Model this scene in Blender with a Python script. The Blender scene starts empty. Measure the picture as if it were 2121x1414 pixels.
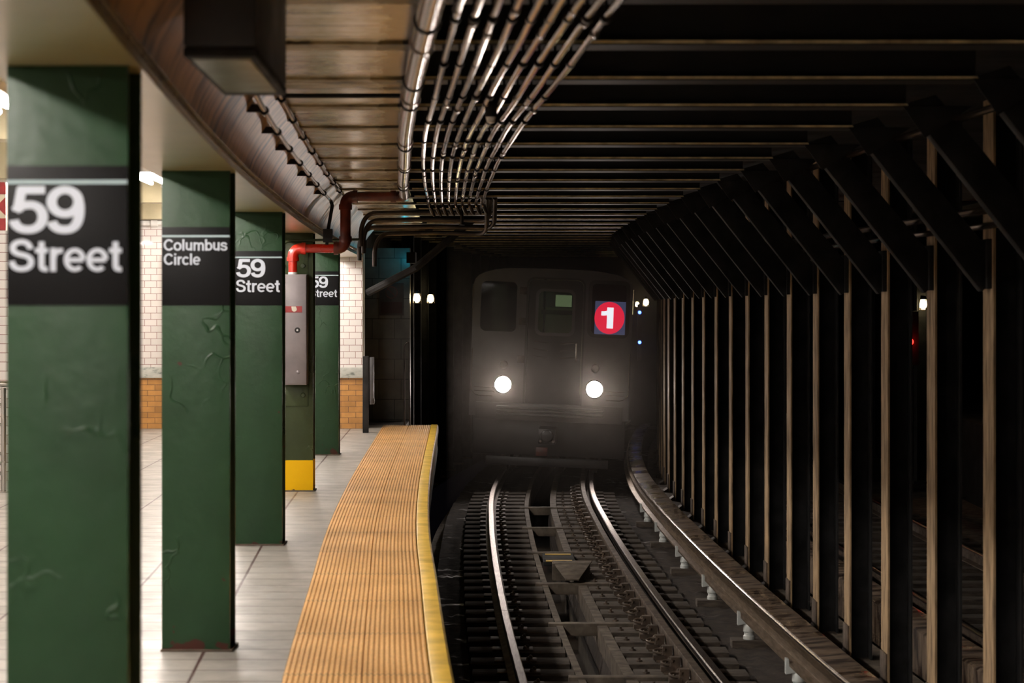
import bpy, bmesh, math, random
from mathutils import Vector, Matrix
random.seed(59)
C = bpy.context.scene.collection
sc = bpy.context.scene

# ------------------------------------------------------------ camera, world, light, exposure
H = 1.7                     # camera height above the platform floor (z = 0)
cam_d = bpy.data.cameras.new('camera'); cam = bpy.data.objects.new('camera', cam_d); C.objects.link(cam)
cam.location = (0, 0, H); cam.rotation_euler = (math.pi/2, 0, 0)
cam_d.sensor_width = 36; cam_d.lens = 4400/2121*36
cam_d.shift_y = -75/2121    # the horizon lies a little above the middle of the frame
cam_d.clip_end = 300
cam_d.dof.use_dof = True; cam_d.dof.focus_distance = 24; cam_d.dof.aperture_fstop = 4.0
sc.camera = cam
w = bpy.data.worlds.new('world'); sc.world = w; w.use_nodes = True
w.node_tree.nodes['Background'].inputs[0].default_value = (.010, .008, .012, 1)
w.node_tree.nodes['Background'].inputs[1].default_value = .10
sc.view_settings.view_transform = 'Standard'; sc.view_settings.look = 'None'
sc.view_settings.exposure = 0.0; sc.view_settings.gamma = 1; sc.view_settings.use_curve_mapping = False
TUBE = 190.0                 # strength of the fluorescent tubes
HEAD_W = 72.0              # watts of each headlight spot
try:
    sc.cycles.use_denoising = True; sc.cycles.use_light_tree = True
    sc.cycles.sample_clamp_indirect = 6; sc.cycles.max_bounces = 8; sc.cycles.volume_bounces = 0
    sc.cycles.caustics_reflective = False
except Exception: pass

# ------------------------------------------------------------ curves of the station (y -> x)
def spl(tab):
    Y = [t[0] for t in tab]; X = [t[1] for t in tab]; n = len(Y)
    m = []
    for i in range(n):
        if i == 0: m.append((X[1]-X[0])/(Y[1]-Y[0]))
        elif i == n-1: m.append((X[-1]-X[-2])/(Y[-1]-Y[-2]))
        else: m.append((X[i+1]-X[i-1])/(Y[i+1]-Y[i-1]))
    def f(y):
        if y <= Y[0]: return X[0]+m[0]*(y-Y[0])
        if y >= Y[-1]: return X[-1]+m[-1]*(y-Y[-1])
        i = 0
        while Y[i+1] < y: i += 1
        h = Y[i+1]-Y[i]; t = (y-Y[i])/h
        return ((2*t**3-3*t*t+1)*X[i]+(t**3-2*t*t+t)*h*m[i]+(-2*t**3+3*t*t)*X[i+1]+(t**3-t*t)*h*m[i+1])
    return f
P = spl([(-20,2.53),(-10,1.32),(0,.435),(4,.145),(7,-.085),(9.58,-.26),(11.15,-.353),(13.26,-.469),(15.19,-.578),(17.2,-.672),(19.46,-.757),(21.2,-.813),(24.25,-.897),(26.9,-.963),(30.1,-1.047)])
T = spl([(-20,3.97),(-10,2.76),(0,1.875),(4,1.585),(7,1.355),(9.58,1.18),(11.15,1.087),(13.26,.971),(15.19,.865),(17.75,.752),(19.46,.686),(21.65,.615),(24.25,.546),(27,.492),(31.4,.455),(35,.55),(38,.70),(43,1.08),(50,1.85),(60,3.3)])
K = spl([(-20,1.7),(-10,.45),(0,-.535),(5.85,-1.057),(10.43,-1.385),(15.04,-1.627),(19.4,-1.817),(24.08,-1.966),(29.3,-2.09)])   # track side of the platform columns
RAIL = -1.1                 # top of the rails

# ------------------------------------------------------------ mesh builder
class MB:
    def __init__(s): s.v = []; s.f = []; s.uv = []; s.m = []
    def add(s, vs, fs, uvs=None, mi=0):
        b = len(s.v); s.v += [tuple(v) for v in vs]
        for k, f in enumerate(fs):
            s.f.append([b+i for i in f]); s.uv.append(uvs[k] if uvs else [(0,0)]*len(f)); s.m.append(mi)
        return s
    def box(s, x0, x1, y0, y1, z0, z1, mi=0):
        v = [(x,y,z) for z in (z0,z1) for y in (y0,y1) for x in (x0,x1)]
        fs = [(0,2,3,1),(4,5,7,6),(0,1,5,4),(2,6,7,3),(0,4,6,2),(1,3,7,5)]
        uvs = []
        for k, f in enumerate(fs):
            ax = (0,1) if k < 2 else ((0,2) if k < 4 else (1,2))
            uvs.append([(v[i][ax[0]], v[i][ax[1]]) for i in f])
        return s.add(v, fs, uvs, mi)
    def prism(s, prof, a0, a1, axis='y', mi=0):
        n = len(prof)
        def P3(p, a):
            return (p[0],a,p[1]) if axis == 'y' else ((p[0],p[1],a) if axis == 'z' else (a,p[0],p[1]))
        v = [P3(p,a0) for p in prof]+[P3(p,a1) for p in prof]
        fs = [(i,(i+1)%n,n+(i+1)%n,n+i) for i in range(n)]+[tuple(range(n-1,-1,-1)), tuple(range(n,2*n))]
        uvs = []
        L = 0
        for i in range(n):
            d = math.dist(prof[i], prof[(i+1)%n]); uvs.append([(L,a0),(L+d,a0),(L+d,a1),(L,a1)]); L += d
        uvs += [[prof[i] for i in range(n-1,-1,-1)], [prof[i] for i in range(n)]]
        return s.add(v, fs, uvs, mi)
    def sweep(s, fx, prof, y0, y1, step=.5, closed=True, mi=0, base=0):
        n = len(prof); N = max(1, math.ceil((y1-y0)/step)); v = []
        for k in range(N+1):
            y = y0+(y1-y0)*k/N; x = fx(y)
            v += [(x+p[0], y, base+p[1]) for p in prof]
        fs = []; uvs = []
        for k in range(N):
            ya = y0+(y1-y0)*k/N; yb = y0+(y1-y0)*(k+1)/N; L = prof[0][0]
            for i in range(n if closed else n-1):
                j = (i+1)%n; d = abs(prof[j][0]-prof[i][0]) or abs(prof[j][1]-prof[i][1]); e = math.dist(prof[i],prof[j])
                a = k*n; fs.append((a+i, a+n+i, a+n+j, a+j))
                uvs.append([(L,ya),(L,yb),(L+e,yb),(L+e,ya)]); L += e
        if closed:
            fs += [tuple(range(n)), tuple(range(N*n+n-1, N*n-1, -1))]; uvs += [[(0,0)]*n]*2
        return s.add(v, fs, uvs, mi)
    def tube(s, pts, r, n=10, cap=True, mi=0):
        pts = [Vector(p) for p in pts]; m = len(pts); v = []; up = None
        rr = r if isinstance(r, (list,tuple)) else [r]*m
        for k, p in enumerate(pts):
            t = (pts[min(k+1,m-1)]-pts[max(k-1,0)]).normalized()
            if up is None:
                up = Vector((0,0,1)) if abs(t.z) < .9 else Vector((1,0,0))
            u = (up-t*up.dot(t)).normalized(); up = u; w_ = t.cross(u)
            for i in range(n):
                a = 2*math.pi*i/n; v.append(p+(u*math.cos(a)+w_*math.sin(a))*rr[k])
        fs = [(k*n+i, k*n+(i+1)%n, (k+1)*n+(i+1)%n, (k+1)*n+i) for k in range(m-1) for i in range(n)]
        if cap: fs += [tuple(range(n-1,-1,-1)), tuple(range((m-1)*n, m*n))]
        return s.add(v, fs, None, mi)
    def lathe(s, c, prof, axis='z', n=16, mi=0):
        v = []; c = Vector(c)
        for (r, h) in prof:
            for i in range(n):
                a = 2*math.pi*i/n; p = (r*math.cos(a), r*math.sin(a), h)
                if axis == 'y': p = (p[0], p[2], p[1])
                if axis == 'x': p = (p[2], p[0], p[1])
                v.append(c+Vector(p))
        m = len(prof)
        fs = [(k*n+i, k*n+(i+1)%n, (k+1)*n+(i+1)%n, (k+1)*n+i) for k in range(m-1) for i in range(n)]
        fs += [tuple(range(n-1,-1,-1)), tuple(range((m-1)*n, m*n))]
        return s.add(v, fs, None, mi)
    def build(s, name, mats, parent=None, smooth=True, bevel=0, loc=None, angle=35):
        me = bpy.data.meshes.new(name); me.from_pydata(s.v, [], s.f)
        uvl = me.uv_layers.new(name='UVMap'); flat = [c for u in s.uv for p in u for c in p]
        uvl.data.foreach_set('uv', flat)
        mats = mats if isinstance(mats, (list,tuple)) else [mats]
        for m in mats: me.materials.append(m)
        me.polygons.foreach_set('material_index', s.m)
        bm = bmesh.new(); bm.from_mesh(me)
        bmesh.ops.recalc_face_normals(bm, faces=bm.faces)
        if bevel:
            es = [e for e in bm.edges if len(e.link_faces) == 2 and e.calc_face_angle(0) > .6]
            bmesh.ops.bevel(bm, geom=es, offset=bevel, segments=2, affect='EDGES', profile=.6)
        bm.to_mesh(me); bm.free()
        if smooth:
            me.polygons.foreach_set('use_smooth', [True]*len(me.polygons)); me.set_sharp_from_angle(angle=math.radians(angle))
        o = bpy.data.objects.new(name, me); C.objects.link(o)
        if parent: o.parent = parent
        if loc: o.location = loc
        return o
def tag(o, label=None, cat=None, group=None, kind=None):
    if label: o['label'] = label
    if cat: o['category'] = cat
    if group: o['group'] = group
    if kind: o['kind'] = kind
    return o
def thing(name, loc, label, cat, group=None, rot=(0,0,0)):
    o = bpy.data.objects.new(name, None); C.objects.link(o); o.location = loc; o.rotation_euler = rot
    o.empty_display_size = .1
    return tag(o, label, cat, group, 'thing')
def struct(o): o['kind'] = 'structure'; return o
def copy_tree(o, parent=None):
    c = o.copy(); C.objects.link(c)
    if parent: c.parent = parent
    for ch in o.children: copy_tree(ch, c)
    return c
ORD = 'first second third fourth fifth sixth seventh eighth ninth tenth eleventh twelfth thirteenth fourteenth fifteenth sixteenth seventeenth eighteenth nineteenth twentieth'.split()
TENS = {2:'twenty',3:'thirty',4:'forty'}
def ordn(i):
    if i < 20: return ORD[i]
    n = i+1; t, u = divmod(n, 10)
    return (TENS[t]+'-'+ORD[u-1]) if u else {3:'thirtieth',4:'fortieth',5:'fiftieth'}[t]

# ------------------------------------------------------------ materials
def newmat(name):
    m = bpy.data.materials.new(name); m.use_nodes = True
    nt = m.node_tree; b = nt.nodes['Principled BSDF']; return m, nt, b
def setc(b, k, v):
    if k in b.inputs: b.inputs[k].default_value = v
def N(nt, t, **kw):
    n = nt.nodes.new(t)
    for k, v in kw.items():
        if hasattr(n, k): setattr(n, k, v)
        else: n.inputs[k.replace('_',' ')].default_value = v
    return n
def ramp(nt, fac, stops):
    r = nt.nodes.new('ShaderNodeValToRGB'); nt.links.new(fac, r.inputs[0])
    e = r.color_ramp.elements
    while len(e) < len(stops): e.new(.5)
    for i, (p, c) in enumerate(stops):
        e[i].position = p; e[i].color = (*c, 1) if len(c) == 3 else c
    return r
def coords(nt, scale=(1,1,1), kind='Object'):
    if kind == 'Position': src = N(nt,'ShaderNodeNewGeometry').outputs['Position']
    else: src = N(nt,'ShaderNodeTexCoord').outputs[kind]
    mp = N(nt,'ShaderNodeMapping'); mp.inputs['Scale'].default_value = scale
    nt.links.new(src, mp.inputs[0]); return mp.outputs[0]
def mixc(nt, fac, a, b):
    m = nt.nodes.new('ShaderNodeMix'); m.data_type = 'RGBA'
    for k, v in ((0,fac),(6,a),(7,b)):
        if hasattr(v, 'is_linked') or hasattr(v, 'links'): nt.links.new(v, m.inputs[k])
        else: m.inputs[k].default_value = (*v,1) if isinstance(v, tuple) and len(v) == 3 else v
    return m.outputs[2]
def math_(nt, op, a, b=None, clamp=False):
    m = nt.nodes.new('ShaderNodeMath'); m.operation = op; m.use_clamp = clamp
    for k, v in ((0,a),(1,b)):
        if v is None: continue
        if hasattr(v, 'links'): nt.links.new(v, m.inputs[k])
        else: m.inputs[k].default_value = v
    return m.outputs[0]
def noise(nt, vec, scale, detail=4, rough=.55):
    n = N(nt,'ShaderNodeTexNoise'); nt.links.new(vec, n.inputs['Vector'])
    n.inputs['Scale'].default_value = scale; n.inputs['Detail'].default_value = detail; n.inputs['Roughness'].default_value = rough
    return n.outputs['Fac']
def bump(nt, b, h, strength=.3, dist=.01):
    n = N(nt,'ShaderNodeBump'); n.inputs['Strength'].default_value = strength; n.inputs['Distance'].default_value = dist
    nt.links.new(h, n.inputs['Height']); nt.links.new(n.outputs[0], b.inputs['Normal']); return n
def simple(name, col, rough=.5, metal=0, var=.15, nscale=6, bmp=.1, kind='Object', sc_=(1,1,1), coat=0):
    m, nt, b = newmat(name); v = coords(nt, sc_, kind); n = noise(nt, v, nscale)
    d = tuple(c*(1-var*1.6) for c in col); l = tuple(min(1,c*(1+var)) for c in col)
    r = ramp(nt, n, [(.3,d),(.7,l)]); nt.links.new(r.outputs[0], b.inputs['Base Color'])
    rr = ramp(nt, n, [(.3,(rough*1.15,)*3),(.7,(rough*.85,)*3)]); nt.links.new(rr.outputs[0], b.inputs['Roughness'])
    b.inputs['Metallic'].default_value = metal; setc(b,'Coat Weight',coat); setc(b,'Coat Roughness',.25)
    if bmp: bump(nt, b, n, bmp, .004)
    return m
def emis(name, col, s):
    m, nt, b = newmat(name); b.inputs['Base Color'].default_value = (*col,1)
    b.inputs['Emission Color'].default_value = (*col,1); b.inputs['Emission Strength'].default_value = s; return m

def column_paint(name, base, low=None, seed=0, chips=True):
    """thick many-coated paint: lumps, curled peel edges, rusty chips near the foot"""
    m, nt, b = newmat(name); v = coords(nt, (1,1,1), 'Position')
    n1 = noise(nt, v, 3.0, 3); n2 = noise(nt, v, 26, 3)
    r = ramp(nt, n1, [(.3, tuple(c*.82 for c in base)), (.7, tuple(c*1.12 for c in base))]); col = r.outputs[0]
    sep = N(nt,'ShaderNodeSeparateXYZ'); nt.links.new(coords(nt,(1,1,1),'Object'), sep.inputs[0])
    z = sep.outputs[2]
    if low:
        f = math_(nt,'LESS_THAN', z, .285); col = mixc(nt, f, col, low)
    if chips:
        nn = noise(nt, v, 11, 2, .4)
        hgt = math_(nt,'MULTIPLY', z, 1.1 if not low else 2.5)
        th = math_(nt,'ADD', math_(nt,'MINIMUM', hgt, .26), .53)
        f = math_(nt,'GREATER_THAN', nn, th); col = mixc(nt, f, col, (.05,.014,.010))
    nt.links.new(col, b.inputs['Base Color'])
    b.inputs['Roughness'].default_value = .38; setc(b,'Specular IOR Level',.22)
    vo = N(nt,'ShaderNodeTexVoronoi'); vo.feature = 'DISTANCE_TO_EDGE'; vo.inputs['Scale'].default_value = 4.2
    wn = N(nt,'ShaderNodeTexNoise'); wn.inputs['Scale'].default_value = 5; nt.links.new(v, wn.inputs[0])
    ad = N(nt,'ShaderNodeVectorMath'); ad.operation = 'MULTIPLY_ADD'; ad.inputs[1].default_value = (.35,.35,.35)
    nt.links.new(wn.outputs['Color'], ad.inputs[0]); nt.links.new(v, ad.inputs[2]); nt.links.new(ad.outputs[0], vo.inputs[0])
    edge = ramp(nt, vo.outputs[0], [(0,(1,1,1)),(.03,(0,0,0))])
    mask = ramp(nt, noise(nt, v, 1.9, 2), [(.53,(0,0,0)),(.60,(1,1,1))])
    e = math_(nt,'MULTIPLY', edge.outputs[0], mask.outputs[0])
    h = math_(nt,'ADD', math_(nt,'MULTIPLY', n2, .35), math_(nt,'MULTIPLY', e, .9))
    h = math_(nt,'ADD', h, math_(nt,'MULTIPLY', noise(nt, v, 8, 2), .8))
    bump(nt, b, h, .6, .007)
    return m
M = {}
M['green'] = column_paint('green_column_paint', (.0135,.040,.0165))
M['olive'] = column_paint('olive_column_paint', (.034,.047,.019), low=(.86,.50,.004))
def dull(m, v=.15):
    m.node_tree.nodes['Principled BSDF'].inputs['Specular IOR Level'].default_value = v; return m
M['sign_black'] = simple('sign_black_enamel', (.003,.0028,.0034), .42, 0, .1, 3, 0); dull(M['sign_black'], .13)
M['sign_white'] = simple('sign_white_lettering', (.52,.56,.64), .4, 0, .03, 3, 0)
M['sign_line'] = simple('sign_pale_line', (.32,.42,.44), .4, 0, .03, 3, 0)
M['soot'] = simple('sooty_steel', (.006,.005,.005), .85, 0, .4, 5, .3, 'Position')  # sooty steel, and the shade painted on the track column webs
M['soot_lit'] = simple('dusty_steel', (.34,.225,.120), .72, .0, .40, 6, .4, 'Position', (3,3,.6))  # paler copy for the track-side flange, the light on it put into colour
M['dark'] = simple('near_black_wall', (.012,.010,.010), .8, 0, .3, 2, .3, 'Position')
M['galv'] = simple('galvanised_conduit', (.42,.345,.31), .17, .95, .08, 3, .0, 'Position')
M['galv_dark'] = simple('sooted_conduit', (.06,.05,.045), .38, .7, .4, 5, .1, 'Position')
M['band'] = simple('black_clamp_steel', (.015,.012,.012), .5, .5, .2, 8, 0)
M['red'] = simple('red_pipe_paint', (.55,.018,.006), .28, 0, .12, 9, .1, 'Position', coat=.5)
M['red_dirty'] = simple('sooted_red_pipe_paint', (.13,.022,.013), .4, 0, .4, 7, .2, 'Position')  # shadow on the upper run of the red pipe, mixed into its colour
M['box_grey'] = simple('grey_lilac_cabinet_paint', (.20,.175,.18), .38, .25, .14, 4, .12, 'Position')
M['plate_red'] = simple('dark_red_plate', (.25,.010,.012), .4, 0, .15, 20, 0)
M['cream'] = simple('cream_paint', (.48,.42,.27), .55, 0, .1, 3, .1, 'Position')
M['yellow_edge'] = simple('yellow_edge_paint', (.68,.42,.035), .45, 0, .22, 5, .15, 'Position')
M['black_rubber'] = simple('black_rubber', (.02,.018,.018), .6, 0, .2, 8, .1, 'Position')
M['steel_rail'] = simple('polished_rail_steel', (.24,.21,.20), .34, 1, .2, 12, .05, 'Position', (6,.4,6))
M['rust'] = simple('rusty_brown_steel', (.085,.058,.040), .62, .2, .35, 9, .3, 'Position')
M['wood_tie'] = simple('dirty_tie_wood', (.065,.049,.037), .9, 0, .35, 7, .5, 'Position', (1,5,5))
M['porcelain'] = simple('white_porcelain', (.60,.62,.60), .3, 0, .08, 6, 0, coat=.3)
M['worn_edge'] = simple('worn_girder_edge', (.85,.68,.50), .24, .6, .3, 14, .2, 'Position')  # glint along the rivets and lip, set as a pale bright metal
M['stainless'] = simple('dull_stainless', (.095,.09,.09), .42, .6, .12, 2, .05)
M['train_black'] = simple('black_train_paint', (.02,.017,.018), .4, 0, .2, 3, .05)
M['chrome'] = simple('bright_chrome', (.8,.78,.75), .18, 1, .05, 3, 0)
M['red_lens'] = emis('red_lens', (1,.015,.01), 12)
M['steel_rail_post'] = simple('brushed_stainless_rail', (.55,.53,.50), .25, 1, .08, 5, 0)
M['fixture'] = simple('white_fixture_enamel', (.75,.73,.70), .4, 0, .04, 3, 0)
M['tube'] = emis('fluorescent_tube', (1,.93,.86), TUBE)
M['bulb'] = emis('incandescent_bulb', (1,.80,.42), 45)
M['blue_led'] = emis('blue_lamp', (.05,.12,1), 14)
M['teal_lamp'] = emis('teal_lamp', (.01,.55,.72), 3)

def mat_brick(name, c1, c2, mortar, bw, bh, ms, rough, offs=.5, kind='UV', bmp=.25, dirt=None, coat=0, sq=1, gloss_noise=False):
    m, nt, b = newmat(name); v = coords(nt, (1,1,1), kind)
    br = N(nt,'ShaderNodeTexBrick'); nt.links.new(v, br.inputs[0]); br.offset = offs
    br.inputs['Color1'].default_value = (*c1,1); br.inputs['Color2'].default_value = (*c2,1); br.inputs['Mortar'].default_value = (*mortar,1)
    br.inputs['Scale'].default_value = 1; br.inputs['Mortar Size'].default_value = ms; br.inputs['Mortar Smooth'].default_value = .3
    br.inputs['Brick Width'].default_value = bw; br.inputs['Row Height'].default_value = bh
    col = br.outputs[0]
    if dirt:
        n = noise(nt, coords(nt,(1,1,1),'Position'), dirt[0], 6, .6)
        r = ramp(nt, n, [(.35,(dirt[1],)*3),(.65,(1,1,1))])
        mm = nt.nodes.new('ShaderNodeMix'); mm.data_type = 'RGBA'; mm.blend_type = 'MULTIPLY'; mm.inputs[0].default_value = 1
        nt.links.new(col, mm.inputs[6]); nt.links.new(r.outputs[0], mm.inputs[7]); col = mm.outputs[2]
        rr = ramp(nt, n, [(.3,(min(1,rough*1.4),)*3),(.7,(rough*.8,)*3)]); nt.links.new(rr.outputs[0], b.inputs['Roughness'])
    else: b.inputs['Roughness'].default_value = rough
    nt.links.new(col, b.inputs['Base Color']); setc(b,'Coat Weight',coat)
    inv = math_(nt,'SUBTRACT', 1.0, br.outputs['Fac']); bump(nt, b, inv, bmp, .003)
    return m
M['floor'] = mat_brick('grey_platform_tile', (.40,.37,.33), (.345,.32,.285), (.08,.04,.035), .60, .30, .0095, .38, 0, dirt=(3.5,.75))
M['tile'] = mat_brick('white_wall_tile', (.74,.69,.66), (.68,.64,.61), (.26,.13,.11), .166, .0885, .0035, .22, .5, coat=.3)
M['tile_dark'] = mat_brick('sooted_wall_tile', (.20,.18,.15), (.16,.14,.12), (.03,.025,.02), .33, .30, .006, .35, .3, dirt=(2,.5))
M['brick'] = mat_brick('ochre_glazed_brick', (.56,.27,.07), (.40,.185,.045), (.12,.055,.03), .205, .0755, .0035, .4, .5, dirt=(7,.8))

def mk_marble():
    m, nt, b = newmat('grey_marble_band'); v = coords(nt,(1,1,2.5),'Position'); n = noise(nt, v, 5, 8, .7)
    r = ramp(nt, n, [(.38,(.16,.18,.16)),(.47,(.45,.46,.42)),(.7,(.58,.58,.53))]); nt.links.new(r.outputs[0], b.inputs[0])
    b.inputs['Roughness'].default_value = .3; return m
M['marble'] = mk_marble()

def mk_tactile():
    m, nt, b = newmat('yellow_corrugated_tactile'); v = coords(nt,(1,1,1),'Position')
    n = noise(nt, v, 1.6, 5, .6); n2 = noise(nt, v, 40, 3)
    r = ramp(nt, n, [(.3,(.62,.33,.10)),(.7,(.86,.50,.18))]); col = r.outputs[0]
    d = ramp(nt, n2, [(.3,(.75,.75,.75)),(.6,(1,1,1))])
    mm = nt.nodes.new('ShaderNodeMix'); mm.data_type = 'RGBA'; mm.blend_type = 'MULTIPLY'; mm.inputs[0].default_value = 1
    nt.links.new(col, mm.inputs[6]); nt.links.new(d.outputs[0], mm.inputs[7])
    # tile seams across the strip every 0.61 m
    sep = N(nt,'ShaderNodeSeparateXYZ'); nt.links.new(v, sep.inputs[0])
    fr = math_(nt,'FRACT', math_(nt,'DIVIDE', sep.outputs[1], 1.22)); s_ = math_(nt,'LESS_THAN', fr, .012)
    col = mixc(nt, s_, mm.outputs[2], (.10,.05,.02))
    nt.links.new(col, b.inputs[0]); b.inputs['Roughness'].default_value = .5
    bump(nt, b, n2, .15, .003); return m
M['tactile'] = mk_tactile()

def mk_girder():
    m, nt, b = newmat('streaky_tan_girder_paint'); v = coords(nt,(1,4,.7),'Position')
    n = noise(nt, v, 2.2, 6, .6); nb = noise(nt, coords(nt,(1,1,1),'Position'), 1.3, 4, .6)
    f = math_(nt,'ADD', math_(nt,'MULTIPLY', n, .6), math_(nt,'MULTIPLY', nb, .45))
    r = ramp(nt, f, [(.41,(.03,.016,.008)),(.46,(.30,.17,.080)),(.56,(.66,.42,.24))]); nt.links.new(r.outputs[0], b.inputs[0])
    b.inputs['Roughness'].default_value = .32; setc(b,'Specular IOR Level',.5); bump(nt, b, f, .3, .006); return m
M['girder'] = mk_girder()
def mk_soffit():
    m, nt, b = newmat('cream_gloss_soffit_paint'); v = coords(nt,(1,1,1),'Position'); n = noise(nt, v, 2.5, 4)
    r = ramp(nt, n, [(.3,(.34,.27,.11)),(.7,(.42,.35,.17))]); nt.links.new(r.outputs[0], b.inputs[0])
    b.inputs['Roughness'].default_value = .28; setc(b,'Coat Weight',.5); setc(b,'Coat Roughness',.24)
    bump(nt, b, noise(nt, v, 9, 2), .05, .003); return m
M['soffit'] = mk_soffit()
def mk_beam():
    """beams painted cream beside the girder, sooty over the track (local x = distance from the platform edge)"""
    m, nt, b = newmat('track_beam_paint_and_soot'); vo = coords(nt,(1,1,1),'Object'); vp = coords(nt,(1,1,5),'Position')
    n = noise(nt, vp, 2.0, 7, .65); n3 = noise(nt, coords(nt,(1,1,1),'Position'), 6, 3)
    f = math_(nt,'ADD', math_(nt,'MULTIPLY', n, .7), math_(nt,'MULTIPLY', n3, .35))
    r = ramp(nt, f, [(.40,(.030,.018,.006)),(.46,(.20,.15,.075)),(.56,(.40,.34,.23)),(.64,(.54,.45,.34))])
    sep = N(nt,'ShaderNodeSeparateXYZ'); nt.links.new(vo, sep.inputs[0])
    e = math_(nt,'ADD', sep.outputs[0], math_(nt,'MULTIPLY', math_(nt,'SUBTRACT', n3, .5), .12))
    yl = math_(nt,'GREATER_THAN', e, -.36); bl = math_(nt,'GREATER_THAN', e, -.25)
    so = ramp(nt, n3, [(.35,(.004,.003,.003)),(.7,(.012,.008,.006))])
    ye = ramp(nt, f, [(.42,(.04,.025,.008)),(.6,(.22,.15,.045))])
    col = mixc(nt, yl, r.outputs[0], ye.outputs[0]); col = mixc(nt, bl, col, so.outputs[0])
    nt.links.new(col, b.inputs[0]); b.inputs['Roughness'].default_value = .5
    bump(nt, b, f, .5, .01); return m
M['beam'] = mk_beam()
def mk_slab():
    """board-marked concrete with blistered cream paint and soot bands"""
    m, nt, b = newmat('blistered_cream_ceiling'); vp = coords(nt,(.7,2.6,1),'Position'); vq = coords(nt,(1,1,1),'Position')
    n = noise(nt, vp, 1.6, 7, .65); n3 = noise(nt, vq, 3.5, 5, .6); n4 = noise(nt, vq, 14, 4, .6)
    f = math_(nt,'ADD', math_(nt,'ADD', math_(nt,'MULTIPLY', n, .55), math_(nt,'MULTIPLY', n3, .35)), math_(nt,'MULTIPLY', n4, .15))
    r = ramp(nt, f, [(.40,(.05,.032,.012)),(.45,(.34,.26,.12)),(.52,(.64,.56,.38)),(.62,(.82,.72,.56))])
    sep = N(nt,'ShaderNodeSeparateXYZ'); nt.links.new(N(nt,'ShaderNodeTexCoord').outputs['UV'], sep.inputs[0])
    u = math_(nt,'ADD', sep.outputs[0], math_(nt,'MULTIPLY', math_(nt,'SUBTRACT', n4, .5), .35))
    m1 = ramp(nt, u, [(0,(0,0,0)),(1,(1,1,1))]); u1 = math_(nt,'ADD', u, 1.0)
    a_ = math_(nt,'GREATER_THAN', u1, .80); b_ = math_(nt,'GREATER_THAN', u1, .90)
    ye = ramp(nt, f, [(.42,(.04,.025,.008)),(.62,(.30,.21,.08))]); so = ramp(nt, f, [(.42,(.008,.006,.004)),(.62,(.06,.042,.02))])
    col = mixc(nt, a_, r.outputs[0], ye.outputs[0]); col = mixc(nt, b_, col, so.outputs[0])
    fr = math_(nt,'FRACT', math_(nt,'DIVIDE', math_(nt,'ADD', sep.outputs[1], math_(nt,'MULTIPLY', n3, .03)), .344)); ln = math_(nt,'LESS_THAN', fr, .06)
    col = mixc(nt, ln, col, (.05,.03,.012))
    nt.links.new(col, b.inputs[0]); b.inputs['Roughness'].default_value = .24; setc(b,'Coat Weight',.5); setc(b,'Coat Roughness',.18)
    bump(nt, b, f, .22, .008); return m
M['flange'] = simple('dusty_beam_flange', (.80,.62,.36), .45, .1, .35, 9, .3, 'Position')  # light catching the beam flange edges, put into a pale colour
def mk_bed():
    m, nt, b = newmat('wet_dirty_trackbed'); v = coords(nt,(1,1,1),'Position')
    n = noise(nt, v, 6, 8, .7); w_ = noise(nt, coords(nt,(1,2.2,1),'Position'), 1.7, 3)
    r = ramp(nt, n, [(.35,(.010,.007,.006)),(.65,(.055,.041,.032))]); nt.links.new(r.outputs[0], b.inputs[0])
    rr = ramp(nt, w_, [(.60,(.90,)*3),(.66,(.35,)*3)]); nt.links.new(rr.outputs[0], b.inputs['Roughness'])
    setc(b,'Specular IOR Level',.3); bump(nt, b, n, .5, .02); return m
M['bed'] = mk_bed()
M['shoulder'] = simple('grimy_concrete_shoulder', (.11,.085,.062), .75, 0, .35, 8, .6, 'Position')
M['water'] = simple('black_gutter_water', (.02,.018,.016), .08, 0, .2, 3, .12, 'Position')
def mk_board():
    m, nt, b = newmat('wet_rail_cover_board'); v = coords(nt,(1,1,1),'Position')
    n = noise(nt, coords(nt,(1,4,1),'Position'), 2.4, 5, .6)
    r = ramp(nt, n, [(.40,(.022,.012,.009)),(.50,(.12,.085,.06)),(.7,(.20,.145,.10))]); nt.links.new(r.outputs[0], b.inputs[0])
    rr = ramp(nt, noise(nt, v, 2, 3), [(.45,(.55,)*3),(.6,(.15,)*3)]); nt.links.new(rr.outputs[0], b.inputs['Roughness'])
    bump(nt, b, noise(nt, v, 18, 4), .5, .008); return m
M['board'] = mk_board()
def mk_glass(name, tint, rough=.05, dirt=.25):
    m = bpy.data.materials.new(name); m.use_nodes = True; nt = m.node_tree; nt.nodes.remove(nt.nodes['Principled BSDF'])
    out = nt.nodes['Material Output']; t = N(nt,'ShaderNodeBsdfTransparent'); t.inputs[0].default_value = (*tint,1)
    g = N(nt,'ShaderNodeBsdfGlossy'); g.inputs['Roughness'].default_value = rough
    mx = N(nt,'ShaderNodeMixShader'); mx.inputs[0].default_value = .06
    nt.links.new(t.outputs[0], mx.inputs[1]); nt.links.new(g.outputs[0], mx.inputs[2]); nt.links.new(mx.outputs[0], out.inputs[0]); return m
M['glass'] = mk_glass('train_window_glass', (.55,.58,.55))
M['glass_dark'] = mk_glass('tinted_cab_glass', (.10,.09,.09))

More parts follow.
